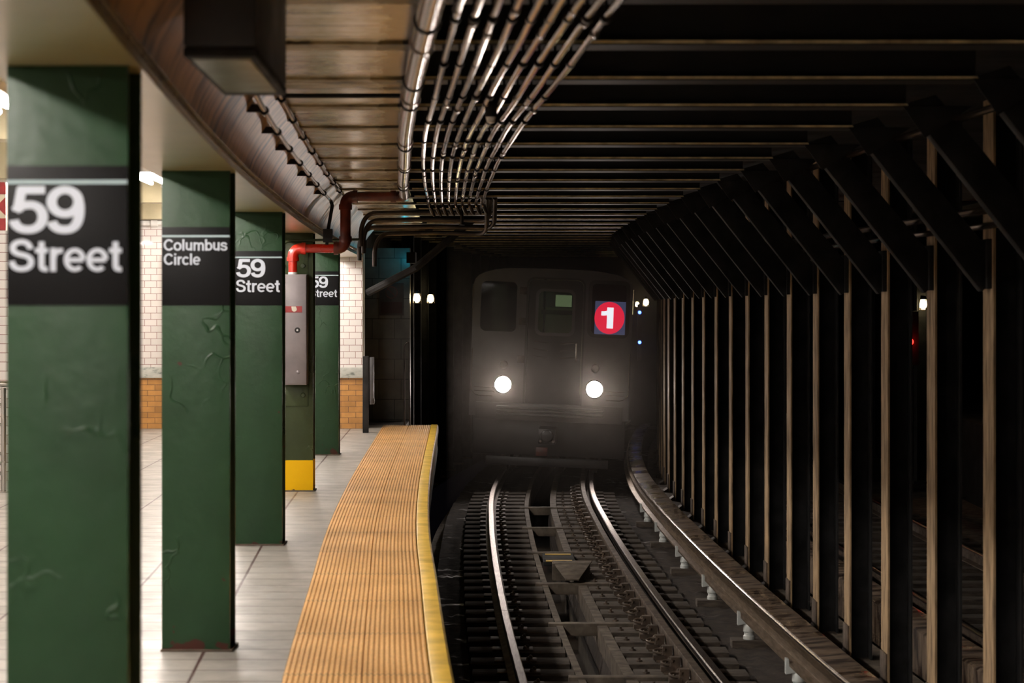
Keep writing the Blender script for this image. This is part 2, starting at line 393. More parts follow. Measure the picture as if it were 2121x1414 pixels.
# ------------------------------------------------------------ stroke lettering
def bez(p0,p1,p2,p3,n=10):
    return [tuple((1-t)**3*a+3*(1-t)**2*t*b+3*(1-t)*t*t*c+t**3*d for a,b,c,d in zip(p0,p1,p2,p3)) for t in [i/n for i in range(1,n+1)]]
def path(*seg):
    pts = [seg[0]]
    for s_ in seg[1:]:
        if len(s_) == 2: pts.append(s_)
        else: pts += bez(pts[-1], (s_[0],s_[1]), (s_[2],s_[3]), (s_[4],s_[5]))
    return pts
def arc(cx, cy, rx, ry, a0, a1, n=28):
    return [(cx+rx*math.cos(math.radians(a0+(a1-a0)*i/n)), cy+ry*math.sin(math.radians(a0+(a1-a0)*i/n))) for i in range(n+1)]
GL = {  # glyph: advance, stroke width, strokes
 '5': (.62,.165,[path((.60,.915),(.155,.915)), path((.215,.96),(.145,.46)), path((.10,.475),(.20,.60,.30,.60,.36,.60),(.47,.60,.565,.50,.565,.345),(.565,.18,.46,.075,.325,.075),(.19,.075,.10,.15,.085,.275))]),
 '9': (.62,.165,[arc(.315,.665,.225,.255,0,360,40), path((.54,.665),(.565,.60,.56,.38,.53,.27),(.49,.13,.42,.075,.31,.075),(.19,.075,.12,.13,.095,.245))]),
 'S': (.68,.155,[path((.565,.70),(.56,.85,.46,.925,.335,.925),(.20,.925,.105,.85,.105,.73),(.105,.60,.20,.56,.335,.525),(.48,.49,.595,.44,.595,.29),(.595,.15,.48,.075,.34,.075),(.18,.075,.09,.16,.08,.32))]),
 't': (.37,.15,[path((.19,.93),(.19,.22),(.19,.07,.24,.065,.35,.075)), path((.02,.655),(.355,.655))]),
 'r': (.40,.15,[path((.13,.0),(.13,.73)), path((.14,.42),(.14,.58,.22,.66,.385,.645))]),
 'e': (.60,.13,[path((.10,.36),(.53,.36)), arc(.305,.365,.225,.30,2,312,34)]),
 'C': (.76,.15,[arc(.40,.5,.32,.425,36,324,34)]),
 'o': (.62,.145,[arc(.31,.365,.235,.30,0,360,40)]),
 'l': (.27,.15,[path((.135,0),(.135,1))]),
 'u': (.60,.145,[path((.12,.73),(.12,.28),(.12,.02,.46,.04,.47,.31)), path((.475,.73),(.475,0))]),
 'm': (.90,.14,[path((.12,0),(.12,.73)), path((.12,.40),(.13,.72,.455,.76,.455,.42),(.455,0)), path((.455,.40),(.465,.72,.785,.76,.785,.42),(.785,0))]),
 'b': (.62,.145,[path((.12,0),(.12,1)), arc(.33,.365,.21,.29,0,360,36)]),
 's': (.56,.135,[path((.46,.51),(.45,.62,.37,.665,.275,.665),(.17,.665,.09,.62,.09,.53),(.09,.43,.17,.41,.275,.385),(.39,.36,.48,.32,.48,.215),(.48,.11,.38,.065,.28,.065),(.16,.065,.08,.11,.075,.225))]),
 'i': (.27,.15,[path((.135,0),(.135,.72)), path((.135,.85),(.135,1))]),
 'c': (.57,.14,[arc(.305,.365,.225,.30,42,318,30)]),
 '1': (.45,.20,[path((.30,0),(.30,1)), path((.30,.83),(.26,.74,.16,.70,.02,.71))]),
 ' ': (.3,.1,[]),
}
def ribbon(mb, pts, wd, fx, fy, x0, z0, y, th, mi=0):
    n = len(pts); closed = math.dist(pts[0], pts[-1]) < 1e-6 and n > 3
    L = []; R = []
    for i, p in enumerate(pts):
        a = pts[(i-1) if i else (n-2 if closed else 0)]; c = pts[(i+1) if i < n-1 else (1 if closed else n-1)]
        dx, dz = c[0]-a[0], c[1]-a[1]; d = math.hypot(dx,dz) or 1; nx, nz = -dz/d*wd/2, dx/d*wd/2
        L.append((p[0]+nx, p[1]+nz)); R.append((p[0]-nx, p[1]-nz))
    v = []
    for l, r in zip(L, R):
        for q in (l, r):
            for yy in (y-th, y): v.append((x0+q[0]*fx, yy, z0+q[1]*fy))
    fs = []
    for i in range(n-1):
        a = 4*i; b_ = a+4
        fs += [(a, a+2, b_+2, b_), (a+1, b_+1, b_+3, a+3), (a, b_, b_+1, a+1), (a+2, a+3, b_+3, b_+2)]
    if not closed: fs += [(0,1,3,2), (4*n-4, 4*n-2, 4*n-1, 4*n-3)]
    mb.add(v, fs, None, mi)
def word(mb, text, x0, z0, cap, width, y, th=.002):
    adv = sum(GL[c][0] for c in text); k = width/adv; x = x0
    for i, ch in enumerate(text):
        a, wd, st = GL[ch]
        for q, s_ in enumerate(st): ribbon(mb, s_, wd, k, cap, x, z0, y, th+.0004*q+.0002*(i%2))
        x += a*k

# ------------------------------------------------------------ platform floor, edge, walls
mb = MB(); mb.sweep(P, [(-12,0),(-.78,0),(-.78,-.25),(-12,-.25)], -16, 30.1, .8)
struct(mb.build('floor', M['floor']))
mb = MB(); mb.sweep(P, [(-.77,-1.75),(-.77,-.26),(-.06,-.26),(-.06,-.55),(-.16,-.60),(-.16,-1.75)], -16, 30.1, .8)
struct(mb.build('trim_1', M['dark']))
prof = [(-.78,-.25)]
nr = 26; wpitch = .675/nr
for i in range(nr):
    x = -.78+i*wpitch
    dz = -.006 if i == nr//2 else 0
    prof += [(x+.002,.0),(x+wpitch*.30,.0),(x+wpitch*.45,.0065),(x+wpitch*.80,.0065),(x+wpitch*.97,.0+dz)]
prof += [(-.106,0),(-.106,-.25)]
mb = MB(); mb.sweep(P, prof, -16, 30.1, .4)
o = mb.build('tactile_strip', M['tactile']); tag(o, 'long ribbed yellow tactile warning strip set beside the platform edge', 'tactile paving', kind='thing')
mb = MB(); mb.sweep(P, [(-.100,-.25),(-.100,.006),(-.094,.010),(-.012,.010),(0,.000),(.004,-.03),(.004,-.10),(-.01,-.11),(-.01,-.25)], -16, 30.1, .4)
eb = mb.build('platform_edge_board', M['yellow_edge']); tag(eb, 'smooth deep yellow edge board along the very edge of the platform', 'edge board', kind='thing')
mb = MB(); mb.sweep(P, [(-.055,-.42),(-.055,-.26),(-.012,-.26),(-.004,-.34),(-.012,-.42)], -16, 30.1, .8)
mb.build('rubbing_strip', M['black_rubber'], eb)

# end wall of the platform: ochre brick, marble band, white tile, cream top
def wall_panel(x0, x1, y, z0, z1, mat, d=.25):
    return MB().box(x0, x1, y, y+d, z0, z1).build
struct(MB().box(-9, -2.05, 29.3, 29.6, -.3, 3.4).build('wall_back', M['cream']))
struct(MB().box(-9, -2.06, 29.27, 29.31, 0, .70).build('trim_2', M['brick']))
mb = MB().box(-9, -2.035, 29.235, 29.32, .70, .845)
struct(mb.build('trim_3', M['marble'], bevel=.006))
struct(MB().box(-9, -2.06, 29.28, 29.31, .845, 2.82).build('trim_4', M['tile']))
# white tile wall of the stairs on the far left
struct(MB().box(-9, -4.45, 20.6, 20.9, 0, 3.4).build('wall_left', M['tile']))
struct(MB().box(-9.3, -9, -16, 30, -.3, 3.4).build('wall_left.001', M['tile']))
# platform ceiling and its cross beams
mb = MB(); mb.sweep(K, [(-8.2,3.25),(-8.2,3.40),(-.36,3.40),(-.36,3.25)], -16, 29.4, 1.2)
struct(mb.build('ceiling', M['cream']))
for i, y in enumerate([1.28+4.57*k for k in range(0,7)]):
    x = K(y)
    o = MB().box(x-6.3, x-.40, y-.15, y+.15, 2.86, 3.25).build('cross_beam', M['cream'], bevel=.01)
    tag(o, 'cream painted cross beam over the platform, %s in depth' % ordn(i), 'beam', 'cream cross beams over the platform', 'thing')

# ------------------------------------------------------------ girder over the column row
mb = MB()
g0, g1 = -16, 29.25
mb.sweep(K, [(-.40,2.36),(.03,2.36),(.03,2.385),(-.40,2.385)], g0, g1, .5, mi=1)
mb.sweep(K, [(-.34,2.385),(.0,2.385),(.004,2.44),(.028,2.51),(.068,2.58),(.118,2.65),(.175,2.72),(.240,2.79),(.240,3.13),(-.34,3.13)], g0, g1, .5, mi=0)
gd = mb.build('girder', [M['girder'], M['soffit']]); tag(gd, 'long streaky brown girder carried on the green platform columns', 'girder', kind='thing')
mb = MB(); mb.sweep(K, [(-.03,2.385),(.026,2.385),(.026,2.394),(.014,2.398),(.012,2.45),(-.02,2.45)], g0, g1, .5)
mb.build('flange_angle', M['worn_edge'], gd)
mb = MB(); y = 4.0
while y < 29.0:
    x = K(y); r_ = .011+.002*math.sin(y*37); mb.lathe((x+.012,y,2.425), [(r_*1.2,0),(r_,.006),(r_*.5,.010)], 'x', 8); y += .085
o = mb.build('rivet_row', M['worn_edge'], gd); o['kind'] = 'stuff'

# ------------------------------------------------------------ platform columns
def column(y, mat, name='platform_column', full=True):
    x = K(y); return x
COLW, COLD = .335, .215
def make_column(mat):
    """built H column: two flanges facing along the track joined by a web; origin at its foot, track-side front corner"""
    mb = MB(); t = .018
    mb.box(-COLW, 0, 0, t, 0, 2.36); mb.box(-COLW, 0, COLD-t, COLD, 0, 2.36); mb.box(-COLW/2-.012, -COLW/2+.012, t, COLD-t, 0, 2.36)
    return mb
cols = [(5.85,'nearest green steel column, 59 Street sign on its upper half','green'),
        (10.43,'second green steel column, carrying the Columbus Circle sign','green'),
        (15.04,'third green steel column, just before the grey cabinet','green'),
        (19.40,'olive column with a yellow painted foot behind the grey cabinet','olive'),
        (24.08,'farthest green column, beside the white tiled wall','green')]
for (y, lab, mt) in cols:
    root = thing('platform_column', (K(y), y, 0), lab, 'column', 'painted steel columns along the platform')
    make_column(mt).build('shaft', M[mt], root, bevel=.003)
    MB().box(-COLW-.006, .014, -.008, COLD+.01, 0, .012).build('base_plate', M['rust'], root, bevel=.003)
    if mt == 'olive':
        for bz, pz in ((.88,(.78,.98)),(2.06,(1.98,2.22))):
            po = MB().box(-COLW+.01, -.045, -.010, .0, *pz).build('mounting_plate', M['olive'], root, bevel=.002)
            for bx in (-.27, -.09): MB().lathe((bx, -.010, bz), [(.018,-.016),(.018,-.004),(.024,0)], 'y', 8).build('bolt', M['olive'], po)
# station name signs
def sign(y, kind, lab):
    x = K(y); root = thing('station_sign', (x, y, 1.70), lab, 'sign', 'station name signs on the columns')
    Wd, Hs = .333, .384
    MB().box(-Wd-.001, -.001, -.005, 0, 0, Hs).build('panel', M['sign_black'], root, bevel=.001)
    MB().box(-Wd-.001, -.001, -.0065, -.0045, Hs-.050, Hs-.040).build('stripe', M['sign_line'], root)
    mb = MB()
    if kind == '59':
        word(mb, '59', -Wd+.006, .198, .130, .205, -.005)
        word(mb, 'Street', -Wd+.006, .093, .088, .312, -.005)
    else:
        word(mb, 'Columbus', -Wd+.009, .268, .056, .313, -.005)
        word(mb, 'Circle', -Wd+.009, .198, .056, .180, -.005)
    mb.build('lettering', M['sign_white'], root, smooth=False)
    return root
sign(5.85, '59', 'largest 59 Street sign, black with a pale line, on the nearest column')
sign(10.43, 'cc', 'black Columbus Circle sign wrapped on the second green column')
sign(15.04, '59', 'mid-sized 59 Street sign on the third green column')
sign(24.08, '59', 'smallest 59 Street sign, partly hidden behind the grey cabinet')

# grey cabinet on the olive column
yc = 19.40; xc = K(yc)
root = thing('equipment_cabinet', (xc-.265, yc-.20, .98), 'tall grey steel cabinet fixed to the olive column under the red pipe', 'cabinet')
MB().box(0, .225, 0, .19, 0, 1.0).build('body', M['box_grey'], root, bevel=.006)
MB().box(.004, .221, -.006, 0, .01, .99).build('door', M['box_grey'], root, bevel=.002)
pr = MB().box(.008, .185, -.009, -.006, .655, .712).build('name_plate', M['plate_red'], root)
mb = MB(); mb.lathe((.115,-.0095,.685), [(.023,-.0015),(.024,0)], 'y', 9); mb.box(.09,.13,-.0108,-.0095,.692,.709)
mb.build('torn_patch', simple('torn_sticker_paper', (.65,.60,.50), .7), pr)
kb = MB().lathe((.143,-.006,.495), [(.022,-.004),(.022,-.001),(.026,0)], 'y', 14).build('lock', M['band'], root)
MB().lathe((.143,-.010,.495), [(.009,-.003),(.010,0)], 'y', 10).build('keyhole', M['chrome'], kb)
MB().lathe((.150,-.006,.115), [(.004,-.006),(.012,-.004),(.018,0)], 'y', 12).build('knob', M['box_grey'], root)

# ------------------------------------------------------------ red pipe with its elbows
zp = H+.515
yp = 19.26
def elbow(p0, pc, p1, n=8):
    p0, pc, p1 = map(Vector, (p0, pc, p1)); return [tuple((1-t)**2*p0+2*(1-t)*t*pc+t*t*p1) for t in [i/n for i in range(n+1)]]
root = thing('red_standpipe', (-1.49, yp, zp), 'red pipe running from the cabinet top to the ceiling, bright at the left end', 'pipe')
ox, oy, oz = -1.49, yp, zp
def L(p): return (p[0]-ox, p[1]-oy, p[2]-oz)
xb = xc-.265+.095; r0 = .040
MB().tube([L(p) for p in [(xb,yp,1.98),(xb,yp,zp-.10)]], r0, 18).build('riser', M['red'], root)
MB().tube([L(p) for p in [(xb,yp,1.965),(xb,yp,2.0)]], r0+.002, 18).build('white_collar', M['fixture'], root)
mb = MB(); mb.tube([L(p) for p in elbow((xb,yp,zp-.085),(xb,yp,zp),(xb+.085,yp,zp))], r0+.009, 18)
mb.tube([L(p) for p in [(xb,yp,zp-.115),(xb,yp,zp-.08)]], r0+.016, 18); mb.tube([L(p) for p in [(xb+.08,yp,zp),(xb+.118,yp,zp)]], r0+.016, 18)
mb.build('elbow', M['red'], root)
MB().tube([L(p) for p in [(xb+.10,yp,zp),(-1.56,yp,zp)]], r0, 18).build('crosspipe', M['red'], root)
mb = MB(); mb.tube([L(p) for p in elbow((-1.60,yp,zp),(-1.51,yp,zp),(-1.51,yp,zp+.09))], r0+.012, 16)
mb.tube([L(p) for p in [(-1.615,yp,zp),(-1.575,yp,zp)]], r0+.018, 16); mb.tube([L(p) for p in [(-1.51,yp,zp+.06),(-1.51,yp,zp+.11)]], r0+.018, 16)
mb.build('elbow', M['red_dirty'], root)
zt = H+.985
MB().tube([L(p) for p in [(-1.51,yp,zp+.09),(-1.51,yp,zt-.08)]], r0+.008, 16).build('riser', M['red_dirty'], root)
mb = MB(); mb.tube([L(p) for p in elbow((-1.51,yp,zt-.09),(-1.51,yp,zt),(-1.42,yp,zt))], r0+.014, 16)
mb.tube([L(p) for p in [(-1.51,yp,zt-.12),(-1.51,yp,zt-.07)]], r0+.02, 16); mb.tube([L(p) for p in [(-1.44,yp,zt),(-1.40,yp,zt)]], r0+.02, 16)
mb.build('elbow', M['red_dirty'], root)
mb = MB(); mb.tube([L(p) for p in [(-1.41,yp,zt),(-.975,yp,zt)]], r0+.004, 16); mb.tube([L(p) for p in [(-1.10,yp,zt),(-1.05,yp,zt)]], r0+.016, 16)
mb.build('crosspipe', M['red_dirty'], root)
# green curved conduit beside the riser
mb = MB(); xg = xc-.325
mb.tube([(xg,yc-.03,1.2),(xg,yc-.03,2.10)]+elbow((xg,yc-.03,2.12),(xg,yc-.03,2.27),(xg+.13,yc-.03,2.29))+[(xg+.75,yc-.03,2.30)], .012, 10)
o = mb.build('bent_conduit', M['olive']); tag(o, 'thin green conduit bending over behind the red elbow', 'conduit', kind='thing')

# ------------------------------------------------------------ beams over the track with knee braces
BY = [8.77-1.375*k for k in range(6,0,-1)]+[8.77+1.375*k for k in range(0,29)]
def make_beam():
    mb = MB()
    mb.box(-.90, 2.52, .055, .085, 2.79, 3.12)          # web
    mb.box(-1.00, 2.52, -.03, .17, 2.78, 2.797, mi=1)   # bottom flange
    return mb
bm0 = None
for i, y in enumerate(BY):
    lab = 'sooty steel beam crossing above the track, %s counting away from the viewer' % ordn(i)
    if bm0 is None:
        r0_ = thing('track_beam', (0,0,0), lab, 'beam', 'steel beams crossing over the track')
        MB().box(-1.10, 2.52, .055, .085, 2.79, 3.13).build('web', M['beam'], r0_)
        MB().box(-1.10, 2.52, -.03, .17, 2.772, 2.794).build('bottom_flange', M['beam'], r0_)
        MB().box(-.16, 2.52, -.034, -.0305, 2.777, 2.790).build('flange_edge', M['flange'], r0_)  # pale strip standing for the lit edge of the flange
        bm0 = r0_; r = r0_
    else: r = copy_tree(bm0)
    xs = P(y) if y < 27 else T(y)-1.44
    r.location = (xs, y, 0); r['label'] = lab
mb = MB(); mb.sweep(lambda y: T(y) if y > 27 else P(y)+1.44, [(-2.44,3.14),(-2.44,3.4),(9,3.4),(9,3.14)], -16, 29.3, 1.0); mb.sweep(T, [(-3.2,3.14),(-3.2,3.4),(9,3.4),(9,3.14)], 29.61, 62, 1.0)
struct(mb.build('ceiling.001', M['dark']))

# ------------------------------------------------------------ right-hand columns between the tracks
def make_hcol(h0, h1, mt='soot_lit'):
    mb = MB()
    mb.box(0, .014, -.14, .14, h0, h1); mb.box(.166, .18, -.14, .14, h0, h1); mb.box(.014, .166, -.008, .008, h0, h1)
    return mb
CYs = [y for y in BY if y > 9.5 and y < 47]
tc = None
for i, y in enumerate(CYs):
    lab = 'tall rusty H column between the tracks, %s counting away from the viewer' % ordn(i)
    if tc is None:
        r = thing('track_column', (0,0,0), lab, 'column', 'steel columns in a row beyond the third rail'); tc = r
        mb = MB(); mb.box(.012, .18, -.14, .14, -1.12, 2.9)
        sh = MB(); sh.box(0,.014,-.14,.14,-1.12,2.95); sh.box(.166,.18,-.14,.14,-1.12,2.95,mi=1); sh.box(.014,.166,-.008,.008,-1.12,2.95,mi=1)  # shade on the web and far flange is put into the darker material
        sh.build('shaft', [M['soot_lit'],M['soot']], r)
        fb = MB(); fb.prism([(-.075,-1.12),(0,-1.12),(0,-.85),(-.014,-.85),(-.014,-1.06),(-.075,-1.10)], -.12, .12)
        fb.build('foot_bracket', M['rust'], r, bevel=.003)
        kb_ = MB()
        # knee brace from the beam down to the column
        a = math.radians(45); x0, z0, x1, z1 = -.76, 2.77, -.01, 1.98
        dx, dz = x1-x0, z1-z0; l = math.hypot(dx,dz); nx, nz = -dz/l*.055, dx/l*.055
        kb_.prism([(x0-nx,z0-nz),(x1-nx,z1-nz-.16),(x1,z1-.16),(x1,z1+.06),(x0+nx+.04,z0+nz+.03),(x0-nx-.03,z0-nz+.06)], -.055, .055)
        kb_.prism([(x0-.10,2.775),(x0+.28,2.775),(x0+.02,2.60)], -.07, -.06)
        kb_.build('knee_brace', M['soot'], r, bevel=.004)
        gs = MB(); gs.box(-.03,.012,-.10,.10,1.80,2.10); gs.build('gusset', M['soot'], r, bevel=.004)
    else: r = copy_tree(tc)
    r.location = (T(y)+1.90, y, 0); r['label'] = lab
# second row of columns beyond the express track
fc = None
for i, y in enumerate([9+2.75*k for k in range(14)]):
    lab = 'dim H column beyond the express track, %s counting away from the viewer' % ordn(i)
    if fc is None:
        r = thing('far_column', (0,0,0), lab, 'column', 'dim columns beyond the express track'); fc = r
        make_hcol(-1.12, 3.0).build('shaft', M['soot'], r)
        MB().box(-.05,.23,-.17,.17,-1.12,-1.08).build('base_plate', M['soot'], r)
    else: r = copy_tree(fc)
    r.location = (T(y)+5.9, y, 0); r['label'] = lab

# ------------------------------------------------------------ track bed
mb = MB()
NX, NY = 60, 150
ys = [9.0+(52-9.0)*(j/NY)**1.25 for j in range(NY+1)]
for j in range(NY+1):
    y = ys[j]
    for i in range(NX+1):
        dx = -1.4+3.4*i/NX
        if -.22 <= dx <= .12: z = -1.66
        elif dx < -1.05: z = -1.40
        else: z = -1.325
        z += .006*math.sin(dx*13+y*2.1)*math.sin(y*3.7+dx*5)+random.uniform(-.012,.012)
        mb.v.append((T(y)+dx, y, z))
for j in range(NY):
    for i in range(NX):
        a = j*(NX+1)+i; mb.f.append([a,a+1,a+NX+2,a+NX+1]); mb.uv.append([(0,0)]*4); mb.m.append(0)
struct(mb.build('floor.001', M['bed'], angle=60))
mb = MB(); mb.sweep(T, [(1.9,-1.9),(1.9,-1.35),(6.6,-1.35),(6.6,-1.9)], -16, 60, 1.0)
mb.sweep(T, [(1.72,-1.5),(1.72,-1.14),(1.78,-1.12),(2.25,-1.12),(2.25,-1.5)], -16, 60, 1.0)
mb.sweep(T, [(-1.6,-1.9),(-1.6,-1.70),(1.9,-1.70),(1.9,-1.9)], -16, 60, 1.0)
struct(mb.build('floor.002', M['shoulder']))
mb = MB(); mb.sweep(T, [(-.21,-1.70),(-.21,-1.60),(.11,-1.60),(.11,-1.70)], 9, 52, .5)
o = mb.build('drain_water', M['water']); tag(o, 'black water lying in the drain trough between the rails', 'water', kind='stuff')
# shoulders of the drain
for nm, a, b_, lab in (('drain_curb',-.27,-.21,'left concrete lip of the drain trough between the rails'),('drain_curb.001',.11,.20,'right concrete lip of the drain trough between the rails')):
    mb = MB(); mb.sweep(T, [(a,-1.70),(a,-1.262),(b_,-1.262),(b_,-1.70)], 9, 44, .5)
    o = mb.build(nm, M['shoulder'], bevel=0); tag(o, lab, 'curb', 'concrete lips of the drain trough', 'thing')
# cross bars over the drain
for i in range(7):
    y = 16.9+2.83*i if i else 14.1
    y = 14.05+2.83*i
    o = MB().box(-.34, .56, -.06, .06, -1.36, -1.245).build('drain_cross_bar', M['shoulder'], bevel=.008)
    o.location = (T(y), y, 0); tag(o, 'concrete bar across the drain trough, %s from the near end' % ordn(i), 'crossbar', 'concrete bars across the drain trough', 'thing')
# tie blocks
tl = tr = None
k = 0; y = 12.6; ties = []
while y < 33.6: ties.append(y); y += .565
for i, y in enumerate(ties):
    if tl is None:
        tl = thing('tie_block', (0,0,0), 'x', 'railway tie', 'left tie blocks')
        MB().box(-1.10, -.275, -.165, .165, -1.42, -1.258).build('block', M['wood_tie'], tl, bevel=.008)
        MB().box(-.90, -.55, -.10, .10, -1.258, -1.245).build('tie_plate', M['rust'], tl, bevel=.003)
        for sp in ((-.62,-.05),(-.60,.05)): MB().lathe((sp[0],sp[1],-1.245), [(.018,0),(.018,.016),(.009,.028)], 'z', 8).build('spike', M['rust'], tl)
        tr = thing('tie_block', (0,0,0), 'x', 'railway tie', 'right tie blocks')
        MB().box(.205, 1.12, -.165, .165, -1.42, -1.258).build('block', M['wood_tie'], tr, bevel=.008)
        MB().box(.44, .94, -.10, .10, -1.258, -1.243).build('tie_plate', M['rust'], tr, bevel=.003)
        mb = MB().lathe((.30,-.04,-1.258), [(.030,0),(.026,.012),(.012,.014),(.010,.034)], 'z', 8)
        mb.build('lag_bolt', M['rust'], tr)
        mb = MB(); mb.box(.42,.52,-.055,.055,-1.245,-1.205); mb.box(.50,.575,-.04,.04,-1.245,-1.13)
        for (cx_, cz_) in ((.475,-1.175),):
            pts = [(cx_+.05*math.cos(t), -.02+.045*math.sin(t), cz_+.018*math.cos(t*.5)) for t in [j*math.pi/7 for j in range(-2,12)]]
            mb.tube(pts, .012, 7)
        mb.tube([(.46,.07,-1.20),(.50,.075,-1.15),(.57,.06,-1.14)], .012, 6)
        mb.build('rail_clip', M['rust'], tr)
        a, b2 = tl, tr
    else: a, b2 = copy_tree(tl), copy_tree(tr)
    a.location = (T(y), y, 0); b2.location = (T(y), y, 0)
    a['label'] = 'wooden tie block under the left rail, %s from the near end' % ordn(i)
    b2['label'] = 'wooden tie block with clip under the right rail, %s from the near end' % ordn(i)
def railprof(x):
    return [(x-.07,-1.245),(x-.07,-1.232),(x-.012,-1.215),(x-.010,-1.150),(x-.036,-1.138),(x-.036,-1.108),(x-.028,-1.100),(x+.028,-1.100),(x+.036,-1.108),(x+.036,-1.138),(x+.010,-1.150),(x+.012,-1.215),(x+.07,-1.232),(x+.07,-1.245)]
def rail(x, y0, y1, name, lab, joint=None, grp='rails of the local track'):
    root = thing(name, (0,0,0), lab, 'rail', grp)
    mb = MB(); p = railprof(x); mb.sweep(T, p, y0, y1, .4); b_ = mb.build('base_and_web', M['rust'], root)
    mb = MB(); hp = [(x-.0365,-1.140),(x-.0365,-1.107),(x-.028,-1.0985),(x+.028,-1.0985),(x+.0365,-1.107),(x+.0365,-1.140)]
    segs = [(y0,y1)] if not joint else [(y0,joint-.006),(joint+.006,y1)]
    for s0, s1 in segs: mb.sweep(T, hp, s0, s1, .3)
    mb.build('head', M['steel_rail'], root); return root
rail(-.753, 6, 52, 'running_rail', 'left shiny running rail, nearest the platform', 19.5)
rail(.753, 6, 52, 'running_rail', 'right shiny running rail, next to the brown guard rail', 18.9)
mb = MB(); x = .62
mb.sweep(T, [(x-.06,-1.245),(x-.05,-1.225),(x-.030,-1.21),(x-.036,-1.115),(x-.030,-1.105),(x+.030,-1.105),(x+.036,-1.115),(x+.030,-1.21),(x+.05,-1.245)], 6, 44, .4)
o = mb.build('guard_rail', M['rust']); tag(o, 'flat brown guard rail just inside the right running rail', 'rail', kind='thing')
# third rail
root = thing('third_rail', (0,0,0), 'third rail under a wet brown cover board beside the track columns', 'rail')
mb = MB(); x = 1.40
mb.sweep(T, [(x-.085,-1.07),(x-.085,-1.052),(x-.018,-1.035),(x-.018,-.985),(x-.048,-.972),(x-.048,-.935),(x+.048,-.935),(x+.048,-.972),(x+.018,-.985),(x+.018,-1.035),(x+.085,-1.052),(x+.085,-1.07)], 6, 46, .4)
mb.build('conductor', simple('worn_third_rail_steel', (.20,.145,.10), .42, .6, .3, 8, .2, 'Position', (5,.5,5)), root)
mb = MB(); mb.sweep(T, [(1.385,-.905),(1.385,-.878),(1.395,-.868),(1.60,-.855),(1.615,-.86),(1.615,-.905)], 6, 46, .4)
cb = mb.build('cover_board', M['board'], root)
mb = MB(); mb.sweep(T, [(1.379,-.896),(1.379,-.880),(1.386,-.872),(1.386,-.896)], 6, 46, .4); mb.build('steel_edge', M['galv'], cb)
for k in range(14):
    y = 9.0+2.5*k; mb = MB().prism([(1.55,-.905),(1.60,-.905),(1.60,-1.16),(1.50,-1.16),(1.50,-1.12),(1.55,-1.09)], y-.03, y+.03)
    mb.v = [(v[0]+T(y), v[1], v[2]) for v in mb.v]; mb.build('bracket', M['rust'], root)
ins0 = None
for i, y in enumerate([13.95,16.35,18.85,21.4,23.95,26.6,29.1]):
    lab = 'white porcelain third rail insulator, %s from the near end' % ordn(i)
    if ins0 is None:
        r = thing('rail_insulator', (0,0,0), lab, 'insulator', 'white insulators under the third rail'); ins0 = r
        mb = MB().lathe((.06,0,-1.26), [(.052,0),(.052,.03),(.044,.04),(.044,.06),(.052,.07),(.052,.12),(.04,.14)], 'z', 14)
        mb.build('pedestal', M['porcelain'], r)
        mb = MB().prism([(-.045,-1.135),(.045,-1.120),(.045,-1.075),(-.012,-1.075),(-.020,-1.015),(-.045,-1.010)], -.035, .035)
        mb.build('clip', M['porcelain'], r, bevel=.005)
        MB().box(-.10,.30,-.10,.10,-1.42,-1.26).build('support_block', M['wood_tie'], r, bevel=.006)
    else: r = copy_tree(ins0)
    r.location = (T(y)+1.335, y, 0); r['label'] = lab
# objects between the rails near the train
y = 24.6
o = thing('drain_grate', (T(y)+.02, y, -1.25), 'small black drain grate with two yellow bars between the rails', 'grate')
MB().box(-.20,.16,-.42,.42,-.02,.03).build('frame', M['soot'], o, bevel=.005)
for yy in (-.34,.30): MB().box(-.17,.13,yy-.05,yy+.05,.03,.036).build('yellow_bar', M['yellow_edge'], o)
y = 22.9
mb = MB(); mb.prism([(-.16,0),(.28,0),(.20,.012),(-.12,.012)], 0, .02)
mb = MB(); mb.add([(-.17,.42,.10),(.27,.42,.10),(.10,-.40,.0),(-.04,-.40,.0),(-.17,.42,.085),(.27,.42,.085),(.10,-.40,-.015),(-.04,-.40,-.015)], [(0,1,2,3),(7,6,5,4),(0,4,5,1),(1,5,6,2),(2,6,7,3),(3,7,4,0)])
mb.box(-.17,.24,.25,.42,-.1,.085)
o = mb.build('deflector_plate', M['shoulder'], bevel=.004); o.location = (T(y)+.03, y, -1.20); tag(o, 'tilted tapering steel plate between the rails before the yellow bars', 'plate', kind='thing')
# scrap in the drain
for i, (y, dx, s_) in enumerate([(18.0,-.10,.10),(17.6,.0,.07),(22.0,-.03,.08),(16.0,-.08,.09)]):
    mb = MB(); n = 7; pts = [(s_*math.cos(6.283*k/n)*random.uniform(.6,1.2), s_*1.3*math.sin(6.283*k/n)*random.uniform(.6,1.2)) for k in range(n)]
    mb.prism(pts, 0, .01, 'z'); o = mb.build('litter_scrap', M['porcelain']); o.location = (T(y)+dx, y, -1.597)
    tag(o, ['crumpled pale scrap in the drain trough between the first cross bars','smaller pale scrap beside the crumpled one in the drain trough','pale scrap in the drain trough near the tilted plate','nearest pale scrap floating in the drain trough'][i], 'litter', 'scraps in the drain trough', 'thing')

